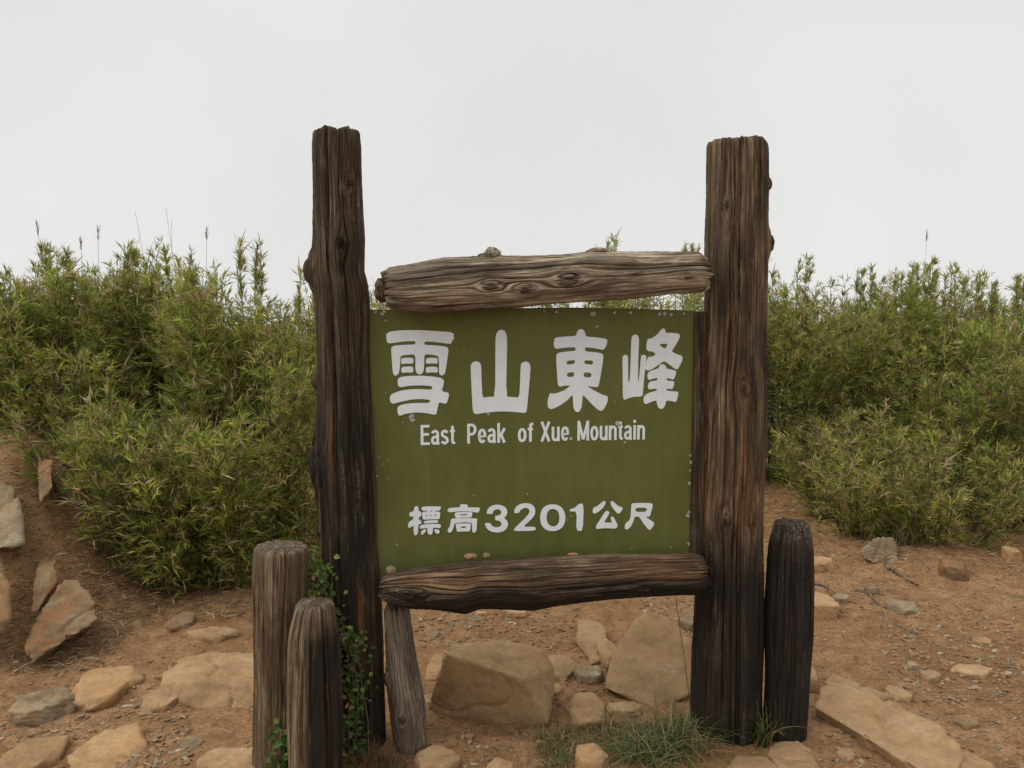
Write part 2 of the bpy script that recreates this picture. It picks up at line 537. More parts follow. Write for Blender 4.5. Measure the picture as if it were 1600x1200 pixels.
    for end in (0, 1):
        base = P[-1] if end else P[0]
        c0 = cs[-1] if end else cs[0]
        sg = 1 if end else -1
        prev = np.arange(nt) + (m - nt if end else 0) if False else (np.arange(nt) + ((ns - 1) * nt if end else 0))
        start = sum(len(v) for v in V)
        for q, fr in enumerate((0.86, 0.68, 0.5, 0.34, 0.2, 0.09)):
            ring = c0 + (base - c0) * fr
            along = jag * 0.9 * noise(np.stack([np.cos(th) * fr * 5 + seed, np.sin(th) * fr * 5, np.zeros(nt) + 4 + end], 1)) * (1 - fr)
            ring = ring + D * (sg * (0.006 * (1 - fr ** 2)) + along)[:, None]
            V.append(ring)
            gg = np.stack([np.cos(th) * Rm * fr, np.sin(th) * Rm * fr, np.full(nt, (0 if not end else L) + seed * 1.7)], 1)
            gg[:, 2] += (1 - fr) * 0.35
            GR.append(gg); KN.append(np.zeros(nt))
            cur = np.arange(nt) + start + q * nt
            n1 = np.roll(prev, -1); c1 = np.roll(cur, -1)
            F.append(np.stack([prev, n1, c1, cur], 1) if end else np.stack([n1, prev, cur, c1], 1))
            prev = cur
        V.append((c0 + D * sg * 0.006)[None]); GR.append(np.array([[0, 0, 0.3 + seed]])); KN.append(np.zeros(1))
        ci = start + 6 * nt
        n1 = np.roll(prev, -1)
        tri = np.stack([prev, n1, np.full(nt, ci)], 1) if end else np.stack([n1, prev, np.full(nt, ci)], 1)
        F.append(tri)
    V = np.concatenate(V); GR = np.concatenate(GR); KN = np.concatenate(KN)
    wc = np.zeros((len(V), 4)); wc[:, 3] = 1
    sl = np.concatenate([S.ravel(), np.repeat([0.0, L], 6 * nt + 1)]) / L
    tl = np.concatenate([T.ravel(), np.concatenate([np.tile(th, 6), [0.0]]), np.concatenate([np.tile(th, 6), [0.0]])])
    if wear is not None:
        wc[:, :3] = np.clip(wear(sl, tl, GR), 0, 1)
    wc[:, 2] = np.maximum(wc[:, 2], KN * 0.7)
    return V, F, {'grain': ('FLOAT_VECTOR', GR), 'wear': ('FLOAT_COLOR', wc)}

def make_log(name, keys, A, B, seed, mat, parent=None, centre=False, **kw):
    V, F, at_ = log_mesh(name, keys, A, B, seed, **kw)
    c = None
    if centre:
        V, c = centred(V)
    return obj(name, mesh_np(name, V, F, True, at_), mat, parent, c)

# ------------------------------------------------------------------ the sign
YL, YR = 2.76, 2.83
P0 = at(588, 690, YL); P1 = at(1090, 690, YR)
U = np.array([P1[0] - P0[0], P1[1] - P0[1], 0]); U /= np.linalg.norm(U)
N = np.array([U[1], -U[0], 0])             # towards the viewer
Z = np.array([0, 0, 1.0])
O = np.array([P0[0], P0[1], 0.0])          # board origin, on the ground below its left edge

def plane_uv(px, py, off=0.0):
    """photo position -> (u, height) on the plane parallel to the board, off metres in front of it"""
    d = ray(px, py); o = np.array([0, 0, CAMZ])
    t = ((O + N * off - o).dot(N)) / d.dot(N)
    p = o + d * t
    return (p - O).dot(U), p[2]

def plane_pt(px, py, off=0.0):
    u, z = plane_uv(px, py, off)
    return O + U * u + Z * z + N * off

sign = bpy.data.objects.new('wooden_sign', None)
COL.objects.link(sign)
sign.empty_display_size = 0.2
tag(sign, 'olive green sign board with white lettering between two tall weathered log posts', 'sign')

def vlog(rows, off, base_z=None):
    """rows: (y, x left, x right) of an upright log's outline, measured on the plane off metres in front of the board"""
    keys = []
    for (y, a, b) in rows[::-1]:
        ua, za = plane_uv(a, y, off); ub, zb = plane_uv(b, y, off)
        keys.append((O + U * (ua + ub) / 2 + Z * (za + zb) / 2 + N * off, (ub - ua) / 2))
    if base_z is not None and keys[0][0][2] > base_z:
        c = keys[0][0].copy(); c[2] = base_z
        keys.insert(0, (c, keys[0][1] * 1.02))
    return keys

def hlog(top, bot, xs_, off):
    keys = []
    tx, ty = zip(*top); bx, by = zip(*bot)
    for x in xs_:
        u0, z0 = plane_uv(x, np.interp(x, tx, ty), off); u1, z1 = plane_uv(x, np.interp(x, bx, by), off)
        keys.append((O + U * (u0 + u1) / 2 + Z * (z0 + z1) / 2 + N * off, abs(z0 - z1) / 2))
    return keys

def wear_left(s, t, g):
    o = sstep(0.70, 0.50, s) * sstep(0.12, 0.3, s) * sstep(0.22, 0.5, noise(g * [30, 30, 1.3])) * 0.75
    o = np.maximum(o, np.exp(-((t - 2.15) / 0.06) ** 2) * sstep(0.22, 0.28, s) * sstep(0.46, 0.38, s))
    p = sstep(0.45, 0.62, noise(g * [50, 50, 2.2] + 4)) * 0.7 * sstep(0.2, 0.4, s)
    b = (0.25 + 0.75 * sstep(0.80, 0.50, s)) * np.clip(0.75 + 1.1 * noise(g * [9, 9, 1.6]), 0, 1)
    return np.stack([o, p * 0.6, b], 1)
def wear_shade_right(s, t, g):
    mid = sstep(0.36, 0.44, s) * sstep(0.80, 0.66, s)
    o = mid * np.clip(noise(g * [24, 24, 1.0]) * 1.6 + 0.15, 0, 1) * 0.8 * sstep(0.6, 1.1, t) * sstep(3.2, 2.6, t)
    p = sstep(0.5, 0.66, noise(g * [50, 50, 2.2] + 4)) * 0.7
    b = sstep(0.46, 0.30, s) * 0.95 + (0.7 * sstep(1.3, 0.8, t) * sstep(0.84, 0.7, s) + 0.55) * np.clip(0.1 + 1.4 * noise(g * [10, 10, 1.7] + 3), 0, 1)  # black foot and patches; the extra black on the right side paints shade
    return np.stack([o, p * 0.6, b], 1)

rowsL = [(205, 489, 563), (230, 487, 566), (300, 487, 568), (375, 487, 569), (425, 487, 567), (442, 489, 572), (470, 491, 576),
         (500, 492, 578), (600, 494, 580), (650, 493, 583), (700, 490, 586), (760, 493, 590), (800, 497, 591), (850, 501, 592), (930, 508, 597),
         (1000, 516, 600), (1100, 526, 603), (1190, 533, 606)]
postL = make_log('post', vlog(rowsL, -0.01, -0.12), U, N, 3, M_post, sign, nt=280, jag=0.009, wear=wear_left, ncrack=22, crack=(0.010, 0.026),
                 knots=[(0.835, 1.25, 0.017, 0.020), (0.795, 3.05, 0.040, 0.030), (0.63, 3.1, 0.022, 0.022), (0.50, 3.15, 0.06, 0.020),
                        (0.40, 2.95, 0.020, 0.016), (0.92, 0.95, 0.014, 0.010), (0.34, 1.0, 0.011, 0.006)])
postL['label'] = 'darker left post with a knot bulging from its outer side'
rowsR = [(221, 1106, 1197), (236, 1105, 1199), (270, 1104, 1200), (320, 1104, 1200), (400, 1102, 1198), (500, 1100, 1196), (600, 1096, 1194),
         (720, 1093, 1195), (800, 1090, 1191), (870, 1088, 1189), (1000, 1085, 1188), (1100, 1083, 1188), (1195, 1084, 1190)]
postR = make_log('post', vlog(rowsR, -0.01, -0.12), U, N, 8, M_post2, sign, nt=290, jag=0.008, wear=wear_shade_right, ncrack=26, crack=(0.012, 0.030),
                 knots=[(0.625, 1.52, 0.020, 0.012), (0.935, 0.05, 0.020, 0.018), (0.845, 0.18, 0.028, 0.026), (0.66, 0.55, 0.020, 0.012),
                        (0.53, 0.08, 0.024, 0.026), (0.90, 2.25, 0.011, 0.006), (0.42, 1.2, 0.013, 0.008), (0.42, 2.0, 0.012, 0.008)])
postR['label'] = 'thicker right post with deep cracks and an orange brown middle'

topc = [(590, 426), (607, 422), (612, 421), (640, 416), (700, 404), (760, 399), (820, 398), (880, 395), (920, 391), (1000, 391), (1050, 389), (1090, 388), (1103, 396), (1112, 400)]
botc = [(590, 480), (607, 484), (612, 486), (630, 490), (700, 488), (760, 484), (850, 478), (900, 472), (1000, 466), (1060, 461), (1095, 460), (1112, 446)]
def wear_top(s, t, g):
    o = (noise(g * [9, 9, 3.0] + 2) > 0.55) * 0.45 * (t > np.pi)
    p = np.clip(noise(g * [16, 16, 1.0]), 0, 1) * 0.5
    b = 0.25 * (t > 3.6) * (t < 5.8) + 0.55 * sstep(0.1, 0.5, noise(g * [20, 20, 1.2] + 8))
    return np.stack([o, p, b], 1)
rail_top = make_log('top_rail', hlog(topc, botc, [607, 625, 640, 700, 760, 820, 880, 920, 1000, 1050, 1090, 1101], 0.085), Z, N, 5, M_rail, sign,
                    nt=280, ds=0.0065, jag=0.022, wear=wear_top, ncrack=34, crack=(0.010, 0.028), rough=1.4,
                    knots=[(0.315, 1.72, 0.018, 0.004), (0.42, 1.98, 0.018, 0.004), (0.555, 1.66, 0.024, 0.010), (0.93, 1.85, 0.010, 0.005), (0.31, 0.05, 0.022, 0.012)])
rail_top['label'] = 'grey driftwood log with swirling grain above the board'

def lump(name, c, r, mat, parent, seed, sc=(1, 1, 1), n=26):
    th = np.linspace(0, 2 * np.pi, n, endpoint=False); ph = np.linspace(0.0, np.pi, n // 2 + 1)
    Pp, Tt = np.meshgrid(ph, th, indexing='ij')
    d = np.stack([np.sin(Pp) * np.cos(Tt), np.sin(Pp) * np.sin(Tt), np.cos(Pp)], -1).reshape(-1, 3)
    k = 1 + 0.28 * noise(d * 1.7 + seed * 3.1) + 0.12 * noise(d * 5 + seed)
    V = np.asarray(c) + d * k[:, None] * r * np.asarray(sc)
    a = (np.arange(n // 2)[:, None] * n + np.arange(n)[None]); b = (np.arange(n // 2)[:, None] * n + (np.arange(n)[None] + 1) % n)
    F = np.stack([a.ravel(), (a + n).ravel(), (b + n).ravel(), b.ravel()], 1)
    wc = np.zeros((len(V), 4)); wc[:, 1] = 0.15; wc[:, 3] = 1
    return obj(name, mesh_np(name, V, [F], True, {'grain': ('FLOAT_VECTOR', d * r * 2 + seed), 'wear': ('FLOAT_COLOR', wc)}), mat, parent)
lump('broken_end', plane_pt(601, 452, 0.08), 0.036, M_rail2, sign, 4, (0.85, 0.9, 1.1))
lump('branch_stub', plane_pt(769, 396, 0.085), 0.024, M_rail, rail_top, 6, (1.1, 0.9, 0.75))
lump('branch_stub', plane_pt(934, 393, 0.085), 0.024, M_rail, rail_top, 9, (1.5, 0.9, 0.5))

topb = [(590, 905), (606, 897), (640, 889), (680, 882), (760, 874), (850, 871), (950, 867), (1050, 863), (1085, 863), (1104, 872)]
botb = [(590, 932), (606, 940), (650, 953), (700, 950), (726, 957), (750, 948), (800, 949), (830, 950), (860, 944), (950, 936), (1050, 932), (1085, 930), (1104, 914)]
def wear_shade_bot(s, t, g):
    top = sstep(1.75, 1.0, t)
    o = np.clip(noise(g * [22, 22, 2.6]) * 1.6 - 0.1, 0, 1) * top * 1.0
    p = top * np.clip(noise(g * [30, 30, 2.2] + 3) * 1.4, 0, 1) * 0.5 + 0.55 * sstep(0.09, 0.05, s) + sstep(0.55, 0.7, noise(g * [14, 14, 8])) * 0.7
    b = sstep(1.25, 1.7, t) * sstep(5.6, 4.8, t) * 1.0  # shade put into the colour: black on lower front, underside and back
    return np.stack([o, p, b], 1)
rail_bot = make_log('bottom_rail', hlog(topb, botb, [596, 606, 640, 680, 726, 750, 800, 830, 860, 950, 1050, 1085, 1101], 0.085), Z, N, 12, M_rail2, sign,
                    nt=270, ds=0.0065, jag=0.014, wear=wear_shade_bot, ncrack=26, crack=(0.006, 0.020), rough=1.3,
                    knots=[(0.255, 4.6, 0.028, 0.018), (0.46, 4.65, 0.034, 0.016), (0.80, 1.9, 0.014, 0.006), (0.08, 1.6, 0.03, 0.004)])
rail_bot['label'] = 'brown log with orange patches and shade coloured into its underside, below the board'

# board
def poly_prism(name, uv, off0, off1, mat, parent, bevel=0.0):
    bm = bmesh.new()
    fr = [bm.verts.new(tuple(O + U * u + Z * z + N * off1)) for u, z in uv]
    bk = [bm.verts.new(tuple(O + U * u + Z * z + N * off0)) for u, z in uv]
    f0 = bm.faces.new(fr); bm.faces.new(bk[::-1])
    n = len(uv)
    for k in range(n):
        bm.faces.new((fr[k], bk[k], bk[(k + 1) % n], fr[(k + 1) % n]))
    bmesh.ops.recalc_face_normals(bm, faces=bm.faces)
    if bevel:
        bmesh.ops.bevel(bm, geom=bm.edges[:], offset=bevel, segments=2, affect='EDGES')
    me = bpy.data.meshes.new(name); bm.to_mesh(me); bm.free()
    return obj(name, me, mat, parent)

corner = [plane_uv(572, 484), plane_uv(700, 482.5), plane_uv(900, 480.5), plane_uv(1000, 482.5), plane_uv(1088, 485.5), plane_uv(1080, 880), plane_uv(585, 905)]
board = poly_prism('board', corner, -0.022, 0.0, M_board, sign, 0.0025)
board['label'] = 'olive green painted panel with white writing'
bt = [plane_uv(1085, 487), plane_uv(1106, 487), plane_uv(1098, 880), plane_uv(1077, 880)]
def batten():
    (u0, z1), (u1, _), _, (u2, z0) = bt[0], bt[1], bt[2], bt[3]
    rows = np.linspace(z0, z1, 60); V = []; G = []
    for z in rows:
        uu = np.interp(z, [z0, z1], [u2, u0]); w = u1 - u0
        e = 0.002 * noise(np.array([[z * 14, 1.0, 2.0]]))[0]
        for (a, b) in ((0 + e, -0.030), (0 + e, 0.010), (w * 0.5, 0.012 + e), (w, 0.010), (w, -0.030)):
            V.append(O + U * (uu + a) + Z * z + N * b); G.append([a * 3, b * 3, z])
    n = 5
    F = []
    for r in range(59):
        for k in range(n):
            a, b = r * n + k, r * n + (k + 1) % n
            F.append((a, a + n, b + n, b))
    wc = np.zeros((len(V), 4)); wc[:, 3] = 1
    wc[:, 1] = (noise(np.array(V) * [40, 40, 9]) > 0.35) * 0.8
    return obj('batten', mesh_np('batten', V, [F, [[0, 1, 2, 3, 4]], [[59 * 5 + 4, 59 * 5 + 3, 59 * 5 + 2, 59 * 5 + 1, 59 * 5]]], False,
               {'grain': ('FLOAT_VECTOR', np.array(G)), 'wear': ('FLOAT_COLOR', wc)}), M_post, sign)
batten()['label'] = 'dark wooden strip along the right edge of the board'

# lettering: outlines as the sign painter drew them, on the board plane
def chaikin(p, it=1):
    p = np.asarray(p, float)
    for _ in range(it):
        q = np.roll(p, -1, 0)
        p = np.stack([p * 0.8 + q * 0.2, p * 0.2 + q * 0.8], 1).reshape(-1, 2)
    return p

def fill_curve(loops, z, thick):
    cu = bpy.data.curves.new('outline', 'CURVE')
    cu.dimensions = '2D'; cu.fill_mode = 'BOTH'; cu.extrude = thick / 2
    for lp in loops:
        sp = cu.splines.new('POLY'); sp.points.add(len(lp) - 1); sp.use_cyclic_u = True
        sp.points.foreach_set('co', np.concatenate([lp, np.zeros((len(lp), 1)), np.ones((len(lp), 1))], 1).astype(np.float32).ravel())
    o = bpy.data.objects.new('outline', cu)
    me = bpy.data.meshes.new_from_object(o)
    n = len(me.vertices); co = np.empty(n * 3, np.float32); me.vertices.foreach_get('co', co); co = co.reshape(-1, 3)
    fs = [tuple(p.vertices) for p in me.polygons]
    bpy.data.objects.remove(o); bpy.data.curves.remove(cu); bpy.data.meshes.remove(me)
    return co + np.array([0, 0, z]), fs

def glyph(label, comps, tf, name='painted_character'):
    Vs, Fs, n = [], [], 0
    for k, c in enumerate(comps):
        loops = []
        for lp in c:
            px = np.array([tf(*q) for q in lp])
            loops.append(chaikin(np.array([plane_uv(*q) for q in px])))
        co, fs = fill_curve(loops, 0.0012 + 0.00025 * k, 0.0016)
        Vs.append(co); Fs += [tuple(i + n for i in f) for f in fs]; n += len(co)
    co = np.concatenate(Vs)
    Wd = O[None] + co[:, :1] * U + co[:, 1:2] * Z + co[:, 2:] * N
    me = bpy.data.meshes.new(name); me.from_pydata([tuple(v) for v in Wd], [], Fs); me.update()
    o = obj(name, me, M_white, board)
    o['label'] = label
    return o

c1 = lambda u, v: (590 + u / 6.4, 500 + v / 6.4)
c2 = lambda u, v: (840 + u / 6.4, 500 + v / 6.4)
c4 = lambda u, v: (630 + u / 8.0, 770 + v / 8.0)
c5 = lambda u, v: (830 + u / 8.0, 770 + v / 8.0)
snow = [[[(85,165),(92,135),(120,118),(200,105),(320,100),(450,102),(600,112),(760,122),(762,195),(745,205),(735,240),(690,235),(600,222),(470,212),
  (468,248),(560,252),(670,262),(700,275),(710,300),(700,370),(688,460),(672,540),(640,558),(612,535),(615,450),(610,362),(560,348),(468,340),(466,440),(460,515),(440,540),(415,545),(390,530),(378,490),
  (378,345),(310,345),(228,358),(226,440),(215,530),(180,562),(152,535),(143,400),(135,300),(140,270),(170,255),(260,248),(378,245),(378,210),(300,212),(200,222),(120,235),(95,225)]],
 [[(236,400),(240,382),(300,376),(358,380),(358,438),(290,434),(238,442)]], [[(236,490),(245,470),(300,464),(357,468),(355,528),(300,522),(240,528)]],
 [[(482,400),(490,382),(550,376),(602,382),(600,438),(545,434),(482,438)]], [[(482,490),(490,470),(550,464),(602,472),(600,528),(545,522),(484,528)]],
 [[(200,620),(205,585),(235,568),(330,558),(450,557),(560,565),(640,580),(665,605),(662,640),(640,712),(715,728),(712,770),(690,838),(655,832),(615,820),(600,880),(588,945),(560,945),(480,930),(400,922),(320,930),(260,942),
  (220,960),(200,930),(198,880),(215,855),(280,838),(400,828),(518,830),(526,797),(430,788),(330,795),(220,820),(150,838),(128,820),(120,770),(140,740),(220,708),(330,692),(430,690),(540,698),(550,662),(450,652),(340,655),(270,665),(225,672),(205,655)]]]
mount = [[[(1178,190),(1185,140),(1205,108),(1235,95),(1268,105),(1288,140),(1296,200),(1284,765),(1350,770),(1415,778),(1425,620),(1430,450),(1445,425),(1478,413),(1512,425),(1530,460),(1524,560),(1505,760),(1492,915),(1470,930),
  (1400,922),(1300,914),(1200,914),(1080,925),(985,942),(962,930),(950,890),(940,700),(930,480),(935,440),(955,420),(985,412),(1018,422),(1036,450),(1040,600),(1048,778),(1110,768),(1176,765)]]]
east = [[[(385,160),(392,120),(410,98),(432,88),(458,98),(474,125),(482,165),(600,175),(697,190),(692,245),(660,300),(620,292),(540,278),(474,272),(474,315),(560,320),(630,330),(658,350),(650,430),(630,550),(608,665),(595,672),(540,666),(492,662),
  (560,700),(640,745),(703,762),(698,820),(660,895),(632,910),(600,895),(540,840),(450,742),(448,800),(440,870),(420,912),(398,922),(372,910),(356,870),(352,740),(300,800),(230,850),(160,885),(130,892),(103,875),(97,830),(108,770),(128,725),(140,738),
  (200,730),(270,700),(330,656),(270,656),(215,668),(200,640),(192,500),(185,380),(188,345),(215,325),(290,315),(378,308),(380,272),(300,274),(230,282),(185,290),(165,270),(160,225),(168,185),(195,172),(280,165)],
  [(290,410),(372,398),(370,438),(290,446)], [(468,402),(555,405),(550,448),(468,438)], [(293,528),(366,518),(362,568),(295,570)], [(462,522),(540,530),(534,575),(460,570)]]]
peak = [[[(848,380),(855,355),(878,345),(900,358),(905,400),(905,620),(920,618),(930,400),(935,200),(945,160),(975,143),(1003,155),(1014,190),(1005,400),(1003,560),(1000,606),(1012,600),(1025,450),(1032,370),(1045,350),(1062,345),(1085,360),(1088,390),
  (1070,520),(1055,690),(1050,755),(1030,765),(960,768),(910,780),(868,800),(852,780),(850,600)]],
 [[(1085,260),(1092,215),(1105,185),(1130,188),(1190,150),(1240,90),(1258,82),(1275,95),(1278,128),(1350,128),(1405,135),(1422,150),(1412,195),(1370,265),(1338,315),(1380,338),(1450,360),(1445,410),(1400,492),(1375,490),(1310,440),(1262,408),
  (1200,455),(1130,500),(1090,505),(1075,490),(1082,430),(1108,362),(1130,372),(1185,345),(1150,315),(1105,312),(1088,295)], [(1208,240),(1305,236),(1272,292)]],
 [[(1210,480),(1220,450),(1245,438),(1275,450),(1290,485),(1340,497),(1385,508),(1380,550),(1358,597),(1325,588),(1290,578),(1290,605),(1366,612),(1362,650),(1348,692),(1288,685),(1287,705),(1340,712),(1406,716),(1402,760),(1385,822),(1345,812),(1285,802),
  (1275,850),(1255,882),(1232,890),(1208,878),(1192,840),(1188,802),(1140,815),(1090,840),(1065,835),(1055,800),(1065,760),(1100,732),(1190,706),(1190,686),(1140,690),(1112,695),(1100,670),(1108,630),(1135,612),(1196,604),(1196,577),(1150,588),(1112,600),(1095,575),(1100,535),(1120,512),(1170,495)]]]
elev = [[[(135,195),(145,172),(165,165),(190,178),(194,230),(222,235),(230,262),(222,290),(200,300),(192,330),(215,345),(232,370),(220,388),(190,390),(188,450),(182,510),(160,532),(138,522),(130,480),(132,405),(105,425),(75,438),(57,420),(65,375),(85,355),(125,330),(128,292),(100,298),(78,288),(75,262),(88,240),(135,230)]],
 [[(228,190),(240,172),(340,168),(473,170),(468,200),(455,220),(340,220),(240,224)]],
 [[(235,240),(330,230),(465,234),(460,290),(455,328),(350,328),(250,336),(240,300)], [(287,270),(299,270),(299,293),(287,293)], [(341,268),(353,268),(353,293),(341,293)], [(397,266),(409,266),(409,293),(397,293)]],
 [[(300,214),(338,214),(338,236),(300,236)]], [[(362,214),(402,214),(402,236),(362,236)]],
 [[(258,352),(350,340),(440,342),(432,372),(340,376),(262,380)]],
 [[(205,420),(225,400),(330,386),(460,388),(474,405),(462,440),(430,436),(372,432),(372,480),(360,515),(335,522),(312,512),(303,480),(303,434),(240,444),(212,444)]],
 [[(228,470),(288,448),(285,480),(245,520),(222,516)]], [[(385,452),(425,455),(460,470),(450,500),(425,512),(400,490)]]]
high = [[[(708,150),(740,143),(800,145),(808,165),(800,182),(870,182),(962,186),(955,215),(938,248),(900,242),(800,228),(700,230),(620,238),(580,244),(555,228),(556,205),(580,190),(640,184),(715,180)]],
 [[(640,245),(750,236),(868,240),(862,275),(852,308),(750,306),(655,318)], [(705,270),(800,262),(798,276),(706,282)]],
 [[(600,325),(650,318),(760,315),(880,318),(928,322),(922,380),(918,470),(900,492),(875,496),(860,478),(862,375),(800,366),(720,368),(640,380),(632,420),(615,470),(585,498),(560,490),(555,460),(585,415),(592,370)]],
 [[(655,384),(750,380),(850,382),(840,440),(832,480),(750,480),(670,486),(662,430)], [(722,420),(782,416),(782,436),(722,440)]]]
kung = [[[(768,215),(780,185),(820,170),(870,130),(905,103),(925,105),(930,130),(900,180),(850,230),(800,258),(770,255)]],
 [[(990,115),(1005,103),(1030,112),(1080,160),(1146,185),(1135,215),(1095,264),(1070,250),(1020,195),(995,150)]],
 [[(808,425),(820,395),(870,320),(920,240),(945,222),(970,232),(974,258),(945,310),(905,370),(1000,372),(1010,362),(994,325),(995,300),(1010,293),(1030,305),(1060,360),(1080,405),(1070,435),(1045,446),(950,440),(880,442),(830,450),(812,445)]]]
chih = [[[(1250,150),(1262,130),(1380,126),(1500,128),(1522,150),(1508,200),(1480,302),(1420,290),(1480,335),(1540,375),(1530,405),(1488,464),(1460,455),(1400,380),(1348,296),(1290,296),(1278,350),(1250,410),(1215,450),(1185,460),(1168,440),(1172,395),(1190,370),(1225,350),(1240,300),(1248,230)],
  [(1305,185),(1445,185),(1440,238),(1302,238)]]]
glyph('large white character for snow, first of the top line', snow, c1)
glyph('large white character for mountain, second of the top line', mount, c1)
glyph('large white character for east, third of the top line', east, c2)
glyph('large white character for peak, last of the top line', peak, c2)
glyph('small white character, first of the bottom line', elev, c4)
glyph('small white character, second of the bottom line', high, c4)
glyph('small white character after the number', kung, c5)
glyph('small white character, last of the bottom line', chih, c5)

d3 = [[[(1040,262),(1050,215),(1085,170),(1140,150),(1200,148),(1260,168),(1297,205),(1303,250),(1285,290),(1258,315),(1295,340),(1312,385),(1300,435),(1262,475),(1200,494),(1150,494),(1085,478),(1040,440),(1015,378),(1090,376),(1108,412),(1150,432),(1190,430),(1222,412),(1230,385),(1215,355),(1180,345),(1150,342),(1150,288),(1185,285),(1215,272),(1228,245),(1215,215),(1180,202),(1145,210),(1122,235),(1118,264)]]]
d2 = [[[(1385,255),(1392,200),(1430,155),(1490,132),(1545,128),(1600,140),(1640,175),(1652,230),(1640,280),(1600,330),(1540,385),(1500,424),(1655,424),(1655,472),(1378,478),(1395,440),(1440,395),(1530,310),(1570,262),(1580,225),(1565,195),(1535,185),(1495,195),(1465,215),(1448,250)]]]
d0 = [[[(110,310),(120,240),(150,185),(200,152),(265,142),(330,150),(385,185),(415,235),(428,300),(420,370),(390,430),(340,465),(275,480),(205,470),(150,435),(120,385)],
  [(190,310),(200,250),(225,212),(270,198),(315,210),(342,245),(352,300),(348,360),(325,405),(275,424),(225,405),(200,365)]]]
d1 = [[[(480,205),(530,195),(570,165),(595,136),(656,136),(645,474),(562,474),(570,232),(480,232)]]]
for nm, g_, tf in (('three', d3, c4), ('two', d2, c4), ('zero', d0, c5), ('one', d1, c5)):
    glyph('white numeral %s on the bottom line' % nm, g_, tf, 'painted_numeral')

# condensed grotesque letters as brush strokes: polylines in a box of cap height 1 (x to the right, y up), width of stroke
def arc(cx, cy, rx, ry, a0, a1, n=14):
    return [(cx + rx * math.cos(math.radians(a0 + (a1 - a0) * k / n)), cy + ry * math.sin(math.radians(a0 + (a1 - a0) * k / n))) for k in range(n + 1)]
SW = 0.150
h_ = SW / 2
LET = {
 'E': (0.50, [[(h_, 0), (h_, 1)], [(0, h_ * .9), (0.50, h_ * .9)], [(0, 0.53), (0.46, 0.53)], [(0, 1 - h_ * .9), (0.49, 1 - h_ * .9)]]),
 'P': (0.52, [[(h_, 0), (h_, 1)], [(0, 1 - h_ * .9), (0.24, 1 - h_ * .9)] + arc(0.245, 0.70, 0.20, 0.2325, 90, -90) + [(0.05, 0.4675)]]),
 'X': (0.56, [[(0.07, 1), (0.49, 0)], [(0.49, 1), (0.07, 0)]]),
 'M': (0.68, [[(h_, 0), (h_, 1)], [(0.68 - h_, 0), (0.68 - h_, 1)], [(h_, 0.985), (0.34, 0.06)], [(0.68 - h_, 0.985), (0.34, 0.06)]]),
 'a': (0.46, [arc(0.215, 0.545, 0.145, 0.135, 170, 0, 10) + [(0.362, 0.12), (0.40, 0)], [(0.36, 0.43), (0.22, 0.385)] + arc(0.19, 0.225, 0.125, 0.16, 95, 290, 12) + [(0.36, 0.16)]]),
 's': (0.42, [arc(0.21, 0.535, 0.140, 0.140, 15, 200, 10) + [(0.12, 0.43), (0.21, 0.375), (0.31, 0.32)] + arc(0.21, 0.205, 0.145, 0.140, 30, -165, 12)]),
 't': (0.30, [[(0.145, 0.92), (0.145, 0.18), (0.17, 0.09), (0.22, 0.068), (0.29, 0.072)], [(0.0, 0.665), (0.28, 0.665)]]),
 'e': (0.46, [[(0.06, 0.345), (0.40, 0.345)] + arc(0.23, 0.365, 0.158, 0.305, 0, 318, 26)]),
 'k': (0.46, [[(h_, 0), (h_, 1)], [(0.41, 0.73), (0.13, 0.30)], [(0.20, 0.42), (0.40, 0)]]),
 'o': (0.48, [arc(0.24, 0.365, 0.163, 0.305, 0, 360, 30)]),
 'f': (0.30, [[(0.15, 0), (0.15, 0.80)] + arc(0.235, 0.82, 0.085, 0.105, 180, 85, 6) + [(0.30, 0.925)], [(0.0, 0.665), (0.29, 0.665)]]),
 'u': (0.46, [[(h_, 0.73), (h_, 0.24)] + arc(0.215, 0.21, 0.14, 0.148, 180, 300, 8) + [(0.385, 0.20)], [(0.385, 0.73), (0.385, 0)]]),
 'n': (0.46, [[(h_, 0.73), (h_, 0)], [(h_, 0.50)] + arc(0.245, 0.52, 0.14, 0.148, 120, 0, 8) + [(0.385, 0)]]),
 'i': (0.16, [[(0.08, 0.73), (0.08, 0)], [(0.08, 1.0), (0.08, 0.85)]]),
}
def stroke_poly(pl, w):
    p = np.array(pl, float); d = np.gradient(p, axis=0) if len(p) > 2 else np.repeat((p[1:] - p[:1]), 2, 0)
    seg = np.diff(p, axis=0); d[0], d[-1] = seg[0], seg[-1]
    if len(p) > 2:
        sn = seg / (np.linalg.norm(seg, axis=1)[:, None] + 1e-9)
        d[1:-1] = sn[1:] + sn[:-1]
    d /= np.linalg.norm(d, axis=1)[:, None]
    nrm = np.stack([-d[:, 1], d[:, 0]], 1)
    ww = w / 2 * np.where(np.abs(d[:, 1]) > 0.7, 1.0, 0.86)[:, None]
    return p + nrm * ww, p - nrm * ww
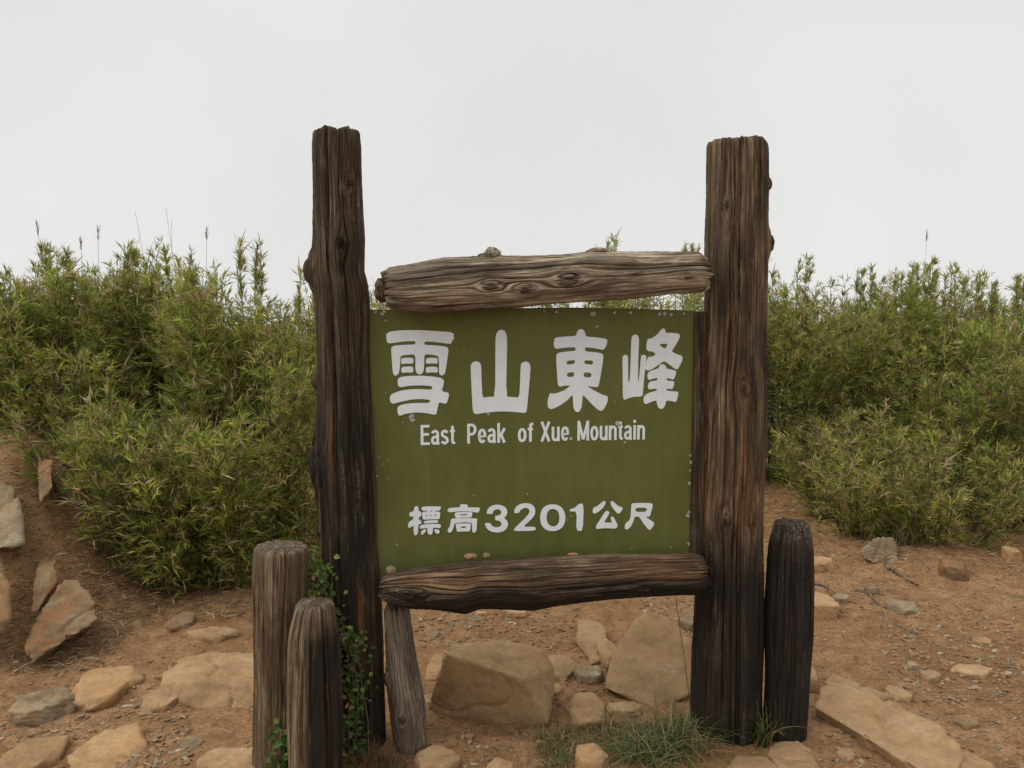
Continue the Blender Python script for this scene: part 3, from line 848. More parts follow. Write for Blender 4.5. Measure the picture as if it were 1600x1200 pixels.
def word(text, box, gap=0.075):
    x0, y0, x1, y1l, y1r = box
    a_, b_, c_ = plane_uv(x0, y1l), plane_uv(x1, y1r), plane_uv(x0, y0)
    total = sum(LET[ch][0] for ch in text) + gap * (len(text) - 1)
    V, F, x, k = [], [], 0.0, 0
    for ch in text:
        wd, strokes = LET[ch]
        for q, pl in enumerate(strokes):
            L_, R_ = stroke_poly(pl, SW)
            n = len(L_); base = len(V)
            for layer in (0.0016 + 0.00022 * q, 0.0004):
                for e in (L_, R_):
                    for (gx_, gy_) in e:
                        fx = (x + gx_) / total
                        V.append(O + U * (a_[0] + (b_[0] - a_[0]) * fx) + Z * (a_[1] + (b_[1] - a_[1]) * fx + (c_[1] - a_[1]) * gy_) + N * layer)
            for i in range(n - 1):
                F.append((base + n + i, base + n + i + 1, base + i + 1, base + i))
                F.append((base + i, base + i + 1, base + 2 * n + i + 1, base + 2 * n + i))
                F.append((base + n + i, base + 3 * n + i, base + 3 * n + i + 1, base + n + i + 1))
            F.append((base, base + 2 * n, base + 3 * n, base + n)); F.append((base + n - 1, base + 2 * n - 1, base + 4 * n - 1, base + 3 * n - 1))
        x += wd + gap
    me = bpy.data.meshes.new('painted_word'); me.from_pydata([tuple(v) for v in V], [], F); me.update()
    o = obj('painted_word', me, M_white, board)
    o['label'] = 'white word %s in condensed letters' % text
    return o
word('East', (657.5, 664, 711.5, 695.5, 694))
word('Peak', (730, 662, 790, 693, 691.5))
word('of', (809, 661, 833, 691, 690), 0.06)
word('Xue', (844.5, 659, 889, 690, 688.5))
word('Mountain', (902, 657.5, 1007.5, 688.5, 686.5), 0.07)

# chipped paint: bare spots on the board
def chip(px, py, r, rng, k=9):
    u, z = plane_uv(px, py); rr = r * 2.76 / FPX
    ang = np.arange(k) / k * 2 * math.pi; rad = rr * rng.uniform(0.55, 1.4, k)
    uv = [(u + a_ * math.cos(t_), z + a_ * math.sin(t_)) for a_, t_ in zip(rad, ang)]
    return poly_prism('bare_spot', uv[::-1], 0.0005, 0.0030, M_chip, board)
def spots(lst, seed):
    rng = np.random.default_rng(seed)
    for (px, py, r_) in lst:
        chip(px, py + (4.5 if py < 490 else 0), r_ * 0.8, rng)
sp = [(642, 651, 5.5), (645, 656, 4), (763, 646, 3), (629, 660, 1.5), (603, 614, 1.3), (737, 547, 1.4), (714, 547, 1.0), (603, 501, 2), (934, 510, 2.2), (931, 511, 1.6), (963, 604, 1.4),
      (916, 585, 1.5), (960, 627, 1), (892, 685, 3.2), (888, 670, 1.6), (964, 661, 4.2), (968, 664, 3), (976, 691, 2.6), (1000, 555, 1.5), (830, 800, 0.9), (824, 772, 1.4), (740, 774, 1.3),
      (799, 783, 1.2), (892, 806, 1.3), (886, 812, 1.2), (620, 851, 1.6), (598, 725, 1.4), (606, 718, 1.2), (592, 715, 1.4), (589, 744, 1.6), (607, 748, 1.3), (987, 858, 1.3), (1048, 855, 1.2),
      (1078, 712, 3), (1079, 722, 3.5), (1078, 735, 2.5), (1077, 755, 3), (1076, 800, 3), (1075, 806, 3.5), (1076, 850, 3.5), (600, 482, 4), (587, 483, 2), (597, 486, 3), (926, 490, 4.5), (928, 486, 4),
      (1030, 486, 4.5), (1038, 485, 4), (1048, 487, 3.5), (1068, 486, 2.5), (985, 484, 3), (960, 484, 2.5), (870, 483, 3), (850, 482, 2.5), (1070, 498, 1), (780, 600, 0.9), (690, 740, 1), (950, 745, 1.1), (700, 600, 0.8), (850, 735, 0.8)]
spots(sp, 5)

# ------------------------------------------------------------------ other logs
def wear_stump(s, t, g):
    b = sstep(0.55, 0.25, s) * 0.5 * np.clip(0.5 + noise(g * [6, 6, 1.5]), 0, 1)
    p = np.clip(noise(g * [20, 20, 2.0]), 0, 1) * 0.35 * sstep(0.7, 0.95, s) + 0.6 * (s > 0.995)
    return np.stack([0 * s, p, b], 1)
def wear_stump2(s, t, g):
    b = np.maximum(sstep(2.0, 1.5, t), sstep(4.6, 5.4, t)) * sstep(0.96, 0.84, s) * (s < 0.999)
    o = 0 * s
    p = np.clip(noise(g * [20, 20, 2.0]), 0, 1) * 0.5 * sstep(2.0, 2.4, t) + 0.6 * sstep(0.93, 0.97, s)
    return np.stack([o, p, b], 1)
def wear_stump3(s, t, g):
    b = sstep(0.93, 0.84, s) * 0.9
    p = np.clip(noise(g * [44, 44, 2.4]) - 0.3, 0, 1) * 0.7 + 0.8 * sstep(0.92, 0.96, s)
    return np.stack([0 * s, p, b], 1)

offA, offB, offC, offD = 0.13, 0.26, 0.03, 0.05
A_ = make_log('short_post', vlog([(853, 400, 482), (872, 398, 484), (900, 397, 484), (1000, 393, 479), (1100, 395, 477), (1230, 398, 474)], offA, -0.1), U, N, 21, M_stump, centre=True,
              nt=210, jag=0.006, wear=wear_stump, ncrack=18, ds=0.010)
tag(A_, 'light brown short post with a flat cut top, leftmost of the short posts', 'post')
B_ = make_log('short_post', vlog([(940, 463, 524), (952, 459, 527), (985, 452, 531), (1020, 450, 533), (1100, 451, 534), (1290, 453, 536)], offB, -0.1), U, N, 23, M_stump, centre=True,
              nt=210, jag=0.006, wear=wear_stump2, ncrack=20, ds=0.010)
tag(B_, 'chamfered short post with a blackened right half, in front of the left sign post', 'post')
C_ = make_log('short_post', vlog([(815, 1208, 1263), (826, 1205, 1266), (846, 1200, 1269), (862, 1198, 1270), (940, 1196, 1268), (1000, 1194, 1265), (1100, 1193, 1258), (1182, 1192, 1252)], offC, -0.1), U, N, 27, M_stump2, centre=True,
              nt=210, jag=0.006, wear=wear_stump3, ncrack=18, ds=0.010)
tag(C_, 'nearly black short post beside the right sign post', 'post')
def wear_prop(s, t, g):
    p = np.clip(noise(g * [14, 14, 6.0]) * 2.0 + 0.3, 0, 1) * sstep(0.65, 0.4, s) + np.clip(noise(g * [9, 9, 2.0]), 0, 1) * 0.4
    b = sstep(0.15, 0.6, noise(g * [16, 16, 5.0] + 6)) * 0.7
    return np.stack([0 * s, p, b], 1)
D_ = make_log('leaning_log', vlog([(948, 594, 644), (1000, 600, 648), (1060, 608, 655), (1110, 615, 662), (1160, 619, 668), (1182, 624, 668)], offD), U, N, 31, M_bark, centre=True,
              nt=220, jag=0.018, wear=wear_prop, ncrack=6, rough=1.6, knots=[(0.55, 2.9, 0.022, 0.012), (0.3, 1.9, 0.012, 0.005)])
tag(D_, 'pale grey leaning log propping up the left end of the bottom rail', 'log')

# ------------------------------------------------------------------ stones
def ico(n):
    bm = bmesh.new(); bmesh.ops.create_icosphere(bm, subdivisions=n, radius=1.0)
    V = np.array([v.co[:] for v in bm.verts]); F = np.array([[v.index for v in f.verts] for f in bm.faces]); bm.free()
    return V, F
ICO = {n: ico(n) for n in (1, 4, 5, 6)}

def rock_obj(name, label, P, mat, seed, sub=5, p=40, amp=1.0, layers=0.0, group=None):
    """a broken block: hull of the corner points, edges worn, faces roughened"""
    P = np.asarray(P, float)
    size = np.linalg.norm(P.max(0) - P.min(0))
    bm = bmesh.new()
    for q in P: bm.verts.new(tuple(q))
    r = bmesh.ops.convex_hull(bm, input=bm.verts[:])
    bmesh.ops.delete(bm, geom=[v for v in bm.verts if not v.link_faces], context='VERTS')
    bmesh.ops.dissolve_limit(bm, angle_limit=math.radians(9), verts=bm.verts[:], edges=bm.edges[:])
    bmesh.ops.triangulate(bm, faces=bm.faces[:])
    bmesh.ops.recalc_face_normals(bm, faces=bm.faces[:])
    target = {4: 0.055, 5: 0.040, 6: 0.022}[sub] * size
    for it in range(7):
        ed = [e for e in bm.edges if e.calc_length() > target]
        if not ed or len(bm.faces) > 26000: break
        bmesh.ops.subdivide_edges(bm, edges=ed, cuts=1, use_grid_fill=False)
        bmesh.ops.triangulate(bm, faces=[f for f in bm.faces if len(f.verts) > 3])
    bmesh.ops.remove_doubles(bm, verts=bm.verts[:], dist=target * 0.22)
    bmesh.ops.dissolve_degenerate(bm, edges=bm.edges[:], dist=target * 0.05)
    bmesh.ops.triangulate(bm, faces=[f for f in bm.faces if len(f.verts) > 3])
    bmesh.ops.recalc_face_normals(bm, faces=bm.faces[:])
    for it in range(1):
        bmesh.ops.smooth_vert(bm, verts=bm.verts[:], factor=0.5, use_axis_x=True, use_axis_y=True, use_axis_z=True)
    bm.normal_update()
    bm.verts.ensure_lookup_table()
    V = np.array([v.co[:] for v in bm.verts]); Nn = np.array([v.normal[:] for v in bm.verts])
    rad_ = V - V.mean(0); rad_ /= np.linalg.norm(rad_, axis=1)[:, None] + 1e-9
    Nn = Nn * 0.7 + rad_ * 0.3
    F = np.array([[v.index for v in f.verts] for f in bm.faces])
    bm.free()
    c = (P.min(0) + P.max(0)) / 2
    e = (V - c) / size
    disp = size * amp * (0.016 * noise(e * 4.0 + seed) + 0.009 * noise(e * 10 + seed * 2) + 0.0055 * noise(e * 24 + seed) + 0.003 * noise(e * 55))
    disp -= size * amp * 0.022 * sstep(0.09, 0.0, np.abs(noise(e * 3.1 + seed * 5)))      # old fractures
    disp += size * amp * 0.008 * np.tanh(7 * noise(e * 4.2 + seed * 9))                            # flaked steps
    if layers:
        zz = e[:, 2] * 26 + 2.2 * noise(e * 3 + seed) + e[:, 0] * 5
        disp += size * layers * (np.abs((zz % 1.0) - 0.5) - 0.25) * 0.06
    V = V + Nn * disp[:, None]
    V, o = centred(V)
    ob = obj(name, mesh_np(name, V, [F], True), mat, None, o)
    return tag(ob, label, 'rock' if 'stone' not in name else 'stone', group)

def pts(lst, k=1.0):
    return np.array([at(q[0], q[1], q[2] * k) for q in lst])

rock_obj('boulder', 'large tan boulder with a flat top in the middle under the sign', pts([
    (697, 1022, 2.85), (760, 1042, 2.83), (820, 1062, 2.80), (858, 1132, 2.84), (838, 1150, 2.92), (764, 1158, 2.95), (726, 1148, 2.97), (680, 1124, 2.98), (669, 1098, 2.96), (684, 1052, 2.89),
    (710, 1004, 3.00), (764, 1002, 3.04), (800, 1005, 3.05), (852, 1014, 3.05), (868, 1042, 2.98), (868, 1090, 2.97), (858, 1106, 2.97), (690, 1100, 3.2), (850, 1080, 3.2)]), M_tan, 3, 6, 30, 0.45)
rock_obj('slab_rock', 'broad tan slab leaning up beside the foot of the right sign post', pts([
    (984, 980, 3.36), (997, 964, 3.42), (1015, 955, 3.45), (1038, 966, 3.42), (1069, 986, 3.36), (1092, 1020, 3.28), (1102, 1070, 3.13), (1034, 1113, 3.0), (1004, 1102, 3.03), (943, 1075, 3.12), (950, 1045, 3.19), (967, 1004, 3.3),
    (990, 990, 3.5), (1040, 985, 3.55), (1090, 1030, 3.42), (960, 1050, 3.36), (1036, 1121, 3.08), (950, 1080, 3.2)]), M_tan, 5, 6, 34, 0.5)
rock_obj('slab_rock', 'long flat-topped tan slab lying right of the black short post', pts([
    (1284, 1074, 3.075), (1315, 1066, 3.118), (1340, 1076, 3.065), (1410, 1101, 2.94), (1460, 1130, 2.81), (1500, 1165, 2.664), (1508, 1180, 2.607), (1490, 1225, 2.45), (1440, 1205, 2.516), (1400, 1172, 2.637), (1345, 1148, 2.73), (1274, 1106, 2.917),
    (1282, 1136, 2.97), (1350, 1190, 2.80), (1440, 1250, 2.59), (1490, 1272, 2.53), (1514, 1240, 2.6), (1450, 1185, 2.9), (1320, 1110, 3.14)]), M_tan, 9, 6, 30, 0.7)
rock_obj('slab_rock', 'large pale tan slab left of the leftmost short post', pts([
    (249, 1052, 3.17), (262, 1034, 3.30), (290, 1024, 3.40), (330, 1019, 3.46), (400, 1020, 3.44), (440, 1040, 3.3), (430, 1075, 3.10), (330, 1068, 3.08), (255, 1066, 3.10),
    (250, 1120, 3.05), (262, 1138, 3.03), (330, 1150, 2.98), (400, 1150, 2.96), (440, 1130, 3.0), (430, 1060, 3.4)]), M_tan, 12, 6, 26, 0.9)
rock_obj('bank_rock', 'pointed rust-stained rock jutting out of the left bank', pts([
    (100, 905, 3.95), (122, 905, 3.95), (148, 945, 3.72), (152, 968, 3.66), (120, 990, 3.6), (85, 1005, 3.52), (48, 1038, 3.4), (38, 1018, 3.46), (52, 985, 3.6), (85, 930, 3.82), (110, 1000, 3.9), (60, 1000, 3.8), (140, 960, 3.95)], 0.962), M_rust, 15, 6, 20, 1.1, 0.5)
rock_obj('bank_rock', 'orange-brown rock at the left edge of the picture, half buried in the bank', pts([
    (-40, 870, 3.75), (2, 866, 3.75), (12, 900, 3.65), (18, 960, 3.52), (8, 985, 3.47), (-40, 1000, 3.42), (-40, 900, 4.0), (10, 960, 3.8)], 0.962), M_rust, 17, 5, 18, 1.1, 0.4)
rock_obj('bank_rock', 'weathered grey-green rock high on the left bank below the bamboo', pts([
    (-30, 752, 4.35), (20, 755, 4.35), (34, 800, 4.15), (38, 850, 3.98), (-30, 868, 3.9), (-30, 780, 4.6), (30, 850, 4.2)], 0.962), M_grey, 19, 5, 14, 1.2, 0.3)
rock_obj('bank_rock', 'narrow brown rock standing up from the bank between straw', pts([
    (58, 880, 4.02), (88, 872, 4.05), (92, 905, 3.95), (60, 955, 3.75), (48, 958, 3.74), (50, 915, 3.88), (75, 920, 4.2)], 0.962), M_rust, 21, 5, 16, 1.1, 0.3)
rock_obj('bank_rock', 'small upright brown rock at the top of the bank beside the bamboo leaves', pts([
    (62, 720, 4.5), (82, 718, 4.5), (84, 760, 4.35), (64, 785, 4.25), (58, 760, 4.35), (72, 760, 4.6)], 0.962), M_rust, 22, 5, 16, 1.1, 0.3)
rock_obj('slate_rock', 'pale grey layered rock in front of the low bamboo bush on the right', pts([
    (1346, 858, 5.0), (1368, 842, 5.12), (1394, 838, 5.2), (1404, 862, 5.1), (1405, 884, 4.95), (1375, 888, 4.9), (1350, 870, 4.95), (1385, 860, 5.3)], 0.965), M_grey, 23, 6, 18, 1.0, 0.9)

def auto_stone(label, box, h, mat, seed, name='stone', p=32, amp=0.75, lay=0.0, sub=5, flat=0.93, group=None):
    """box: x0, y0, x1, y1 of the stone in the photo, y1 where it meets the ground in front; h: height"""
    x0, y0, x1, y1 = box
    h *= 0.68
    rng = np.random.default_rng(seed)
    f = on_ground((x0 + x1) / 2, y1)
    d = ray((x0 + x1) / 2, y0)
    zt = f[2] + h
    Yb = d[1] * (zt - CAMZ) / d[2] if d[2] < 0 else f[1] + 0.2
    Yb = max(Yb, f[1] + 0.35 * h)
    wid = (x1 - x0) * (f[1] + Yb) / 2 / FPX
    cx = ((x0 + x1) / 2 - 800) / FPX * (f[1] + Yb) / 2
    cy, dy = (f[1] + Yb) / 2, (Yb - f[1]) / 2
    P = []
    n = 6
    for lev, sc in ((-0.03 - 0.25 * h, 0.9), (0.25 * h, 1.0), (h, flat)):
        for k in range(n):
            a = (k + rng.uniform(-0.4, 0.4)) / n * 2 * math.pi
            rr = rng.uniform(0.9, 1.2) * sc
            P.append((cx + wid / 2 * rr * math.cos(a), cy + dy * rr * math.sin(a), f[2] + lev * (rng.uniform(0.75, 1.0) if lev > 0 else 1)))
    return rock_obj(name, label, P, mat, seed, sub, p, amp, lay, group)

ST = [
 ('long tan stone behind the leaning slab, its end broken square', (904, 962, 955, 1038), 0.06, M_tan, 31),
 ('small wedge of tan stone against the left edge of the leaning slab', (936, 992, 972, 1046), 0.09, M_tan, 32),
 ('dark grey layered stone between the boulder and the leaning slab', (903, 1036, 948, 1071), 0.06, M_grey, 33),
 ('greyish flat stone sunk in soil below the leaning slab', (888, 1076, 955, 1142), 0.05, M_tan, 34),
 ('small tan block wedged under the leaning slab', (952, 1092, 1016, 1124), 0.05, M_tan, 35),
 ('rounded orange tan stone in the grass at the bottom edge', (902, 1155, 957, 1222), 0.09, M_warm, 36),
 ('thin ridge of tan stone running right from the boulder top', (846, 1016, 906, 1066), 0.04, M_tan, 37),
 ('small tan stone beside the right flank of the boulder', (864, 1064, 882, 1092), 0.04, M_tan, 38),
 ('pale stone between the leaning log and the boulder', (655, 1080, 682, 1112), 0.05, M_tan, 39),
 ('grey tan stone by the foot of the leaning log', (640, 1160, 718, 1216), 0.06, M_tan, 40),
 ('tan stone at the bottom edge below the boulder', (758, 1182, 806, 1220), 0.05, M_warm, 41),
 ('flat oval tan stone lying on bare soil left of the posts', (274, 976, 356, 1004), 0.045, M_tan, 42),
 ('low brown stone half buried behind the flat oval stone', (244, 952, 288, 992), 0.05, M_rust, 43),
 ('pointed ochre stone in the lower left, tallest of the loose ones', (92, 1030, 186, 1112), 0.075, M_warm, 44),
 ('grey rock with a rust streak at the left edge', (-12, 1070, 86, 1136), 0.09, M_grey, 45),
 ('triangular tan stone tucked against the large pale slab', (200, 1062, 262, 1122), 0.06, M_tan, 46),
 ('flat ochre stone at the bottom left corner', (90, 1130, 196, 1215), 0.035, M_warm, 47),
 ('broad brown stone in the very corner at the bottom left', (-30, 1140, 62, 1225), 0.05, M_warm, 48),
 ('flat tan stone at the bottom edge left of the leftmost short post', (285, 1158, 396, 1230), 0.045, M_tan, 49),
 ('small grey slate below the large pale slab', (258, 1148, 298, 1178), 0.03, M_grey, 50),
 ('tan stone partly hidden behind the black short post', (1240, 1028, 1292, 1084), 0.10, M_tan, 51),
 ('dark low stone under the tan one beside the black post', (1240, 1078, 1284, 1106), 0.05, M_tan, 52),
 ('thin tan stone lying along the upper edge of the long slab', (1360, 1070, 1412, 1104), 0.05, M_tan, 53),
 ('flat tan stone behind the left end of the long slab', (1306, 1054, 1366, 1086), 0.03, M_tan, 54),
 ('tan stone sunk in the path up and right of the long slab', (1408, 1068, 1446, 1100), 0.04, M_tan, 55),
 ('smooth dark brown stone alone on the path near the right edge', (1516, 1114, 1562, 1142), 0.04, M_rust, 56),
 ('flat tan stone at the bottom right corner', (1512, 1168, 1580, 1225), 0.05, M_tan, 57),
 ('flat cracked tan stone at the foot of the black short post', (1222, 1150, 1300, 1225), 0.03, M_tan, 58),
 ('flat tan stone at the foot of the right sign post', (1160, 1178, 1238, 1230), 0.025, M_tan, 59),
 ('thin tan flake under the front of the long slab', (1332, 1166, 1360, 1190), 0.03, M_tan, 60),
 ('brown rock on the path just right of the black post top', (1262, 918, 1318, 972), 0.11, M_tan, 61),
 ('orange tan block behind the black post top', (1262, 866, 1314, 898), 0.10, M_warm, 62),
 ('brown stone in front of the bamboo near the right edge', (1486, 870, 1528, 908), 0.11, M_rust, 63),
 ('grey flat stone at the end of the dead roots', (1312, 926, 1346, 946), 0.06, M_grey, 64),
 ('small brown stone among the dead roots', (1366, 910, 1388, 930), 0.06, M_rust, 65),
 ('low grey stone at the tip of the dead roots', (1402, 934, 1450, 962), 0.05, M_grey, 66),
 ('flat tan pebble in the scree on the right', (1462, 1044, 1494, 1066), 0.03, M_tan, 67),
 ('wide low stone in the scree at the right edge', (1512, 1036, 1580, 1062), 0.035, M_tan, 68),
 ('orange flake on the path at the right edge', (1544, 992, 1572, 1010), 0.025, M_warm, 69),
 ('grey-blue pebble standing out on the path', (1438, 1032, 1458, 1048), 0.03, M_grey, 70),
 ('half buried tan stone just below the bottom rail', (786, 946, 824, 966), 0.05, M_tan, 71),
 ('small tan stone just below the bottom rail, left of the half buried one', (740, 952, 762, 966), 0.04, M_tan, 72),
 ('long grey flake in the gravel below the bottom rail', (722, 962, 760, 974), 0.025, M_grey, 73),
 ('whitish grey stone showing left of the right sign post', (1070, 958, 1096, 990), 0.07, M_grey, 74),
 ('reddish stone tucked in the bank at the right edge under the bamboo', (1586, 850, 1612, 878), 0.10, M_warm, 75),
 ('small tan stone touching the bottom of the boulder', (722, 1144, 738, 1158), 0.025, M_tan, 76),
 ('flat brown stone in the soil left of the boulder', (662, 1016, 690, 1068), 0.03, M_warm, 77),
 ('pale flat pebble in the gravel left of the boulder', (660, 984, 684, 998), 0.02, M_grey, 78),
]
for (lab, box, h, mat, sd) in ST:
    auto_stone(lab, box, h, mat, sd, lay=0.8 if mat is M_grey else 0.25)

# stones lying on the bottom rail
def rail_pebble(label, px, py, r, mat, seed, sc):
    c = plane_pt(px, py, 0.06)
    P = c + ICO[1][0] * np.array(sc) * r
    return rock_obj('pebble', label, P, mat, seed, 4, 12, 1.2)
rail_pebble('flat orange tan pebble lying on the bottom rail', 735, 869, 0.026, M_warm, 81, (1, 0.8, 0.45))
rail_pebble('small grey pebble on the bottom rail beside the orange tan one', 760, 868, 0.014, M_grey, 82, (1.1, 0.8, 0.7))
rail_pebble('pale grey pebble at the left end of the bottom rail', 611, 891, 0.022, M_grey, 83, (0.9, 0.8, 0.8))
rail_pebble('thin tan pebble at the middle of the bottom rail', 895, 866, 0.018, M_warm, 84, (1.2, 0.8, 0.3))

# gravel: uncountable small chips of stone
def gravel():
    rng = np.random.default_rng(77)
    pos = []
    def patch(n, x0, x1, y0, y1, smin, smax):
        for _ in range(n):
            px, py = rng.uniform(x0, x1), y0 + (y1 - y0) * rng.uniform(0, 1) ** 0.8
            f = on_ground_fast(px, py)
            if f is not None: pos.append((f[0], f[1], math.exp(rng.uniform(math.log(smin), math.log(smax)))))
    zc = 0.0
    def on_ground_fast(px, py):
        d = ray(px, py)
        if d[2] >= 0: return None
        t = -CAMZ / d[2]
        return d[0] * t, d[1] * t
    patch(600, 640, 900, 945, 1010, 0.003, 0.014)
    patch(500, 1000, 1090, 925, 1000, 0.003, 0.012)
    patch(650, 1380, 1620, 980, 1100, 0.003, 0.015)
    patch(500, 1280, 1620, 1090, 1220, 0.003, 0.012)
    patch(700, 1200, 1620, 880, 1000, 0.003, 0.012)
    patch(240, 190, 300, 1080, 1200, 0.004, 0.016)
    patch(500, 0, 260, 1020, 1220, 0.003, 0.013)
    patch(260, 640, 860, 1130, 1220, 0.003, 0.012)
    patch(300, 860, 960, 1000, 1110, 0.003, 0.009)
    for _ in range(3000):
        pos.append((rng.uniform(-3.2, 4.2), rng.uniform(2.45, 6.5), math.exp(rng.uniform(math.log(0.002), math.log(0.008)))))
    pos = np.array(pos)
    D, F = ICO[1]
    n = len(pos)
    base = D[None] * (1 + 0.35 * rng.uniform(-1, 1, (n, len(D), 1)))
    sc = np.stack([rng.uniform(0.8, 1.7, n), rng.uniform(0.6, 1.1, n), rng.uniform(0.3, 0.75, n)], 1)
    a = rng.uniform(0, 2 * np.pi, n); ca, sa = np.cos(a), np.sin(a)
    v = base * sc[:, None] * pos[:, 2][:, None, None]
    x = v[..., 0] * ca[:, None] - v[..., 1] * sa[:, None]; y = v[..., 0] * sa[:, None] + v[..., 1] * ca[:, None]
    z = v[..., 2] + x * rng.uniform(-.3, .3, n)[:, None]
    gz_ = ground_z(pos[:, 0], pos[:, 1])
    V = np.stack([x + pos[:, 0, None], y + pos[:, 1, None], z + gz_[:, None] + 0.15 * pos[:, 2][:, None]], -1).reshape(-1, 3)
    Fa = (F[None] + (np.arange(n) * len(D))[:, None, None]).reshape(-1, 3)
    pal = np.array([(0.35, 0.225, 0.115), (0.34, 0.250, 0.150), (0.28, 0.215, 0.140), (0.42, 0.335, 0.225), (0.32, 0.185, 0.085), (0.28, 0.17, 0.085)])
    c = pal[rng.integers(0, len(pal), n)] * rng.uniform(0.75, 1.2, (n, 1))
    c = np.repeat(np.concatenate([c, np.ones((n, 1))], 1), len(D), 0)
    return obj('gravel', mesh_np('gravel', V, [Fa], False, {'leaf_colour': ('FLOAT_COLOR', c)}), M_gravel)
tag(gravel(), 'loose chips of stone scattered over the soil', 'gravel', kind='stuff')

# ------------------------------------------------------------------ leaves and plants
def norm(a):
    return a / (np.linalg.norm(a, axis=-1, keepdims=True) + 1e-9)

def leaves_mesh(base, direc, length, width, colour, tipcol, rng, droop=0.25):
    """narrow leaves: base point, widest pair, tip; 2 triangles each"""
    n = len(base)
    d = norm(direc)
    side = norm(np.cross(d, norm(rng.normal(size=(n, 3)))))
    up = np.cross(side, d)
    mid = base + d * (length * 0.42)[:, None]
    dn = d.copy(); dn[:, 2] -= droop * rng.uniform(0.2, 1.6, n); dn = norm(dn)
    tip = mid + dn * (length * 0.58)[:, None]
    w = (width / 2)[:, None]
    V = np.stack([base, mid + side * w, mid - side * w, tip], 1).reshape(-1, 3)
    k = np.arange(n) * 4
    F = np.concatenate([np.stack([k, k + 1, k + 2], 1), np.stack([k + 1, k + 3, k + 2], 1)])
    C = np.stack([colour, colour, colour, tipcol], 1).reshape(-1, 3)
    C = np.concatenate([C, np.ones((len(C), 1))], 1)
    return V, F, C

def tubes(P0_, P1_, r0, r1, sides=4):
    n = len(P0_)
    d = norm(P1_ - P0_)
    a = norm(np.cross(d, np.array([0.31, 0.2, 0.93]))); b = np.cross(d, a)
    th = np.arange(sides) / sides * 2 * np.pi
    ring = np.cos(th)[None, :, None] * a[:, None] + np.sin(th)[None, :, None] * b[:, None]
    V = np.concatenate([P0_[:, None] + ring * r0[:, None, None], P1_[:, None] + ring * r1[:, None, None]], 1).reshape(-1, 3)
    k = (np.arange(n) * 2 * sides)[:, None]; i = np.arange(sides)[None]; j = (i + 1) % sides
    F = np.stack([(k + i), (k + j), (k + j + sides), (k + i + sides)], -1).reshape(-1, 4)
    return V, F

def leaf_palette(rng, n, dry=0.2, lift=1.72):
    g = np.array([(0.108, 0.165, 0.020), (0.155, 0.205, 0.026), (0.215, 0.245, 0.038), (0.072, 0.122, 0.017), (0.275, 0.270, 0.060)])
    b = np.array([(0.290, 0.215, 0.095), (0.245, 0.155, 0.085), (0.360, 0.290, 0.160)])
    c = g[rng.integers(0, len(g), n)]
    m = rng.uniform(size=n) < dry
    c = np.where(m[:, None], b[rng.integers(0, len(b), n)], c)
    return c * rng.uniform(0.7, 1.3, (n, 1)) * lift

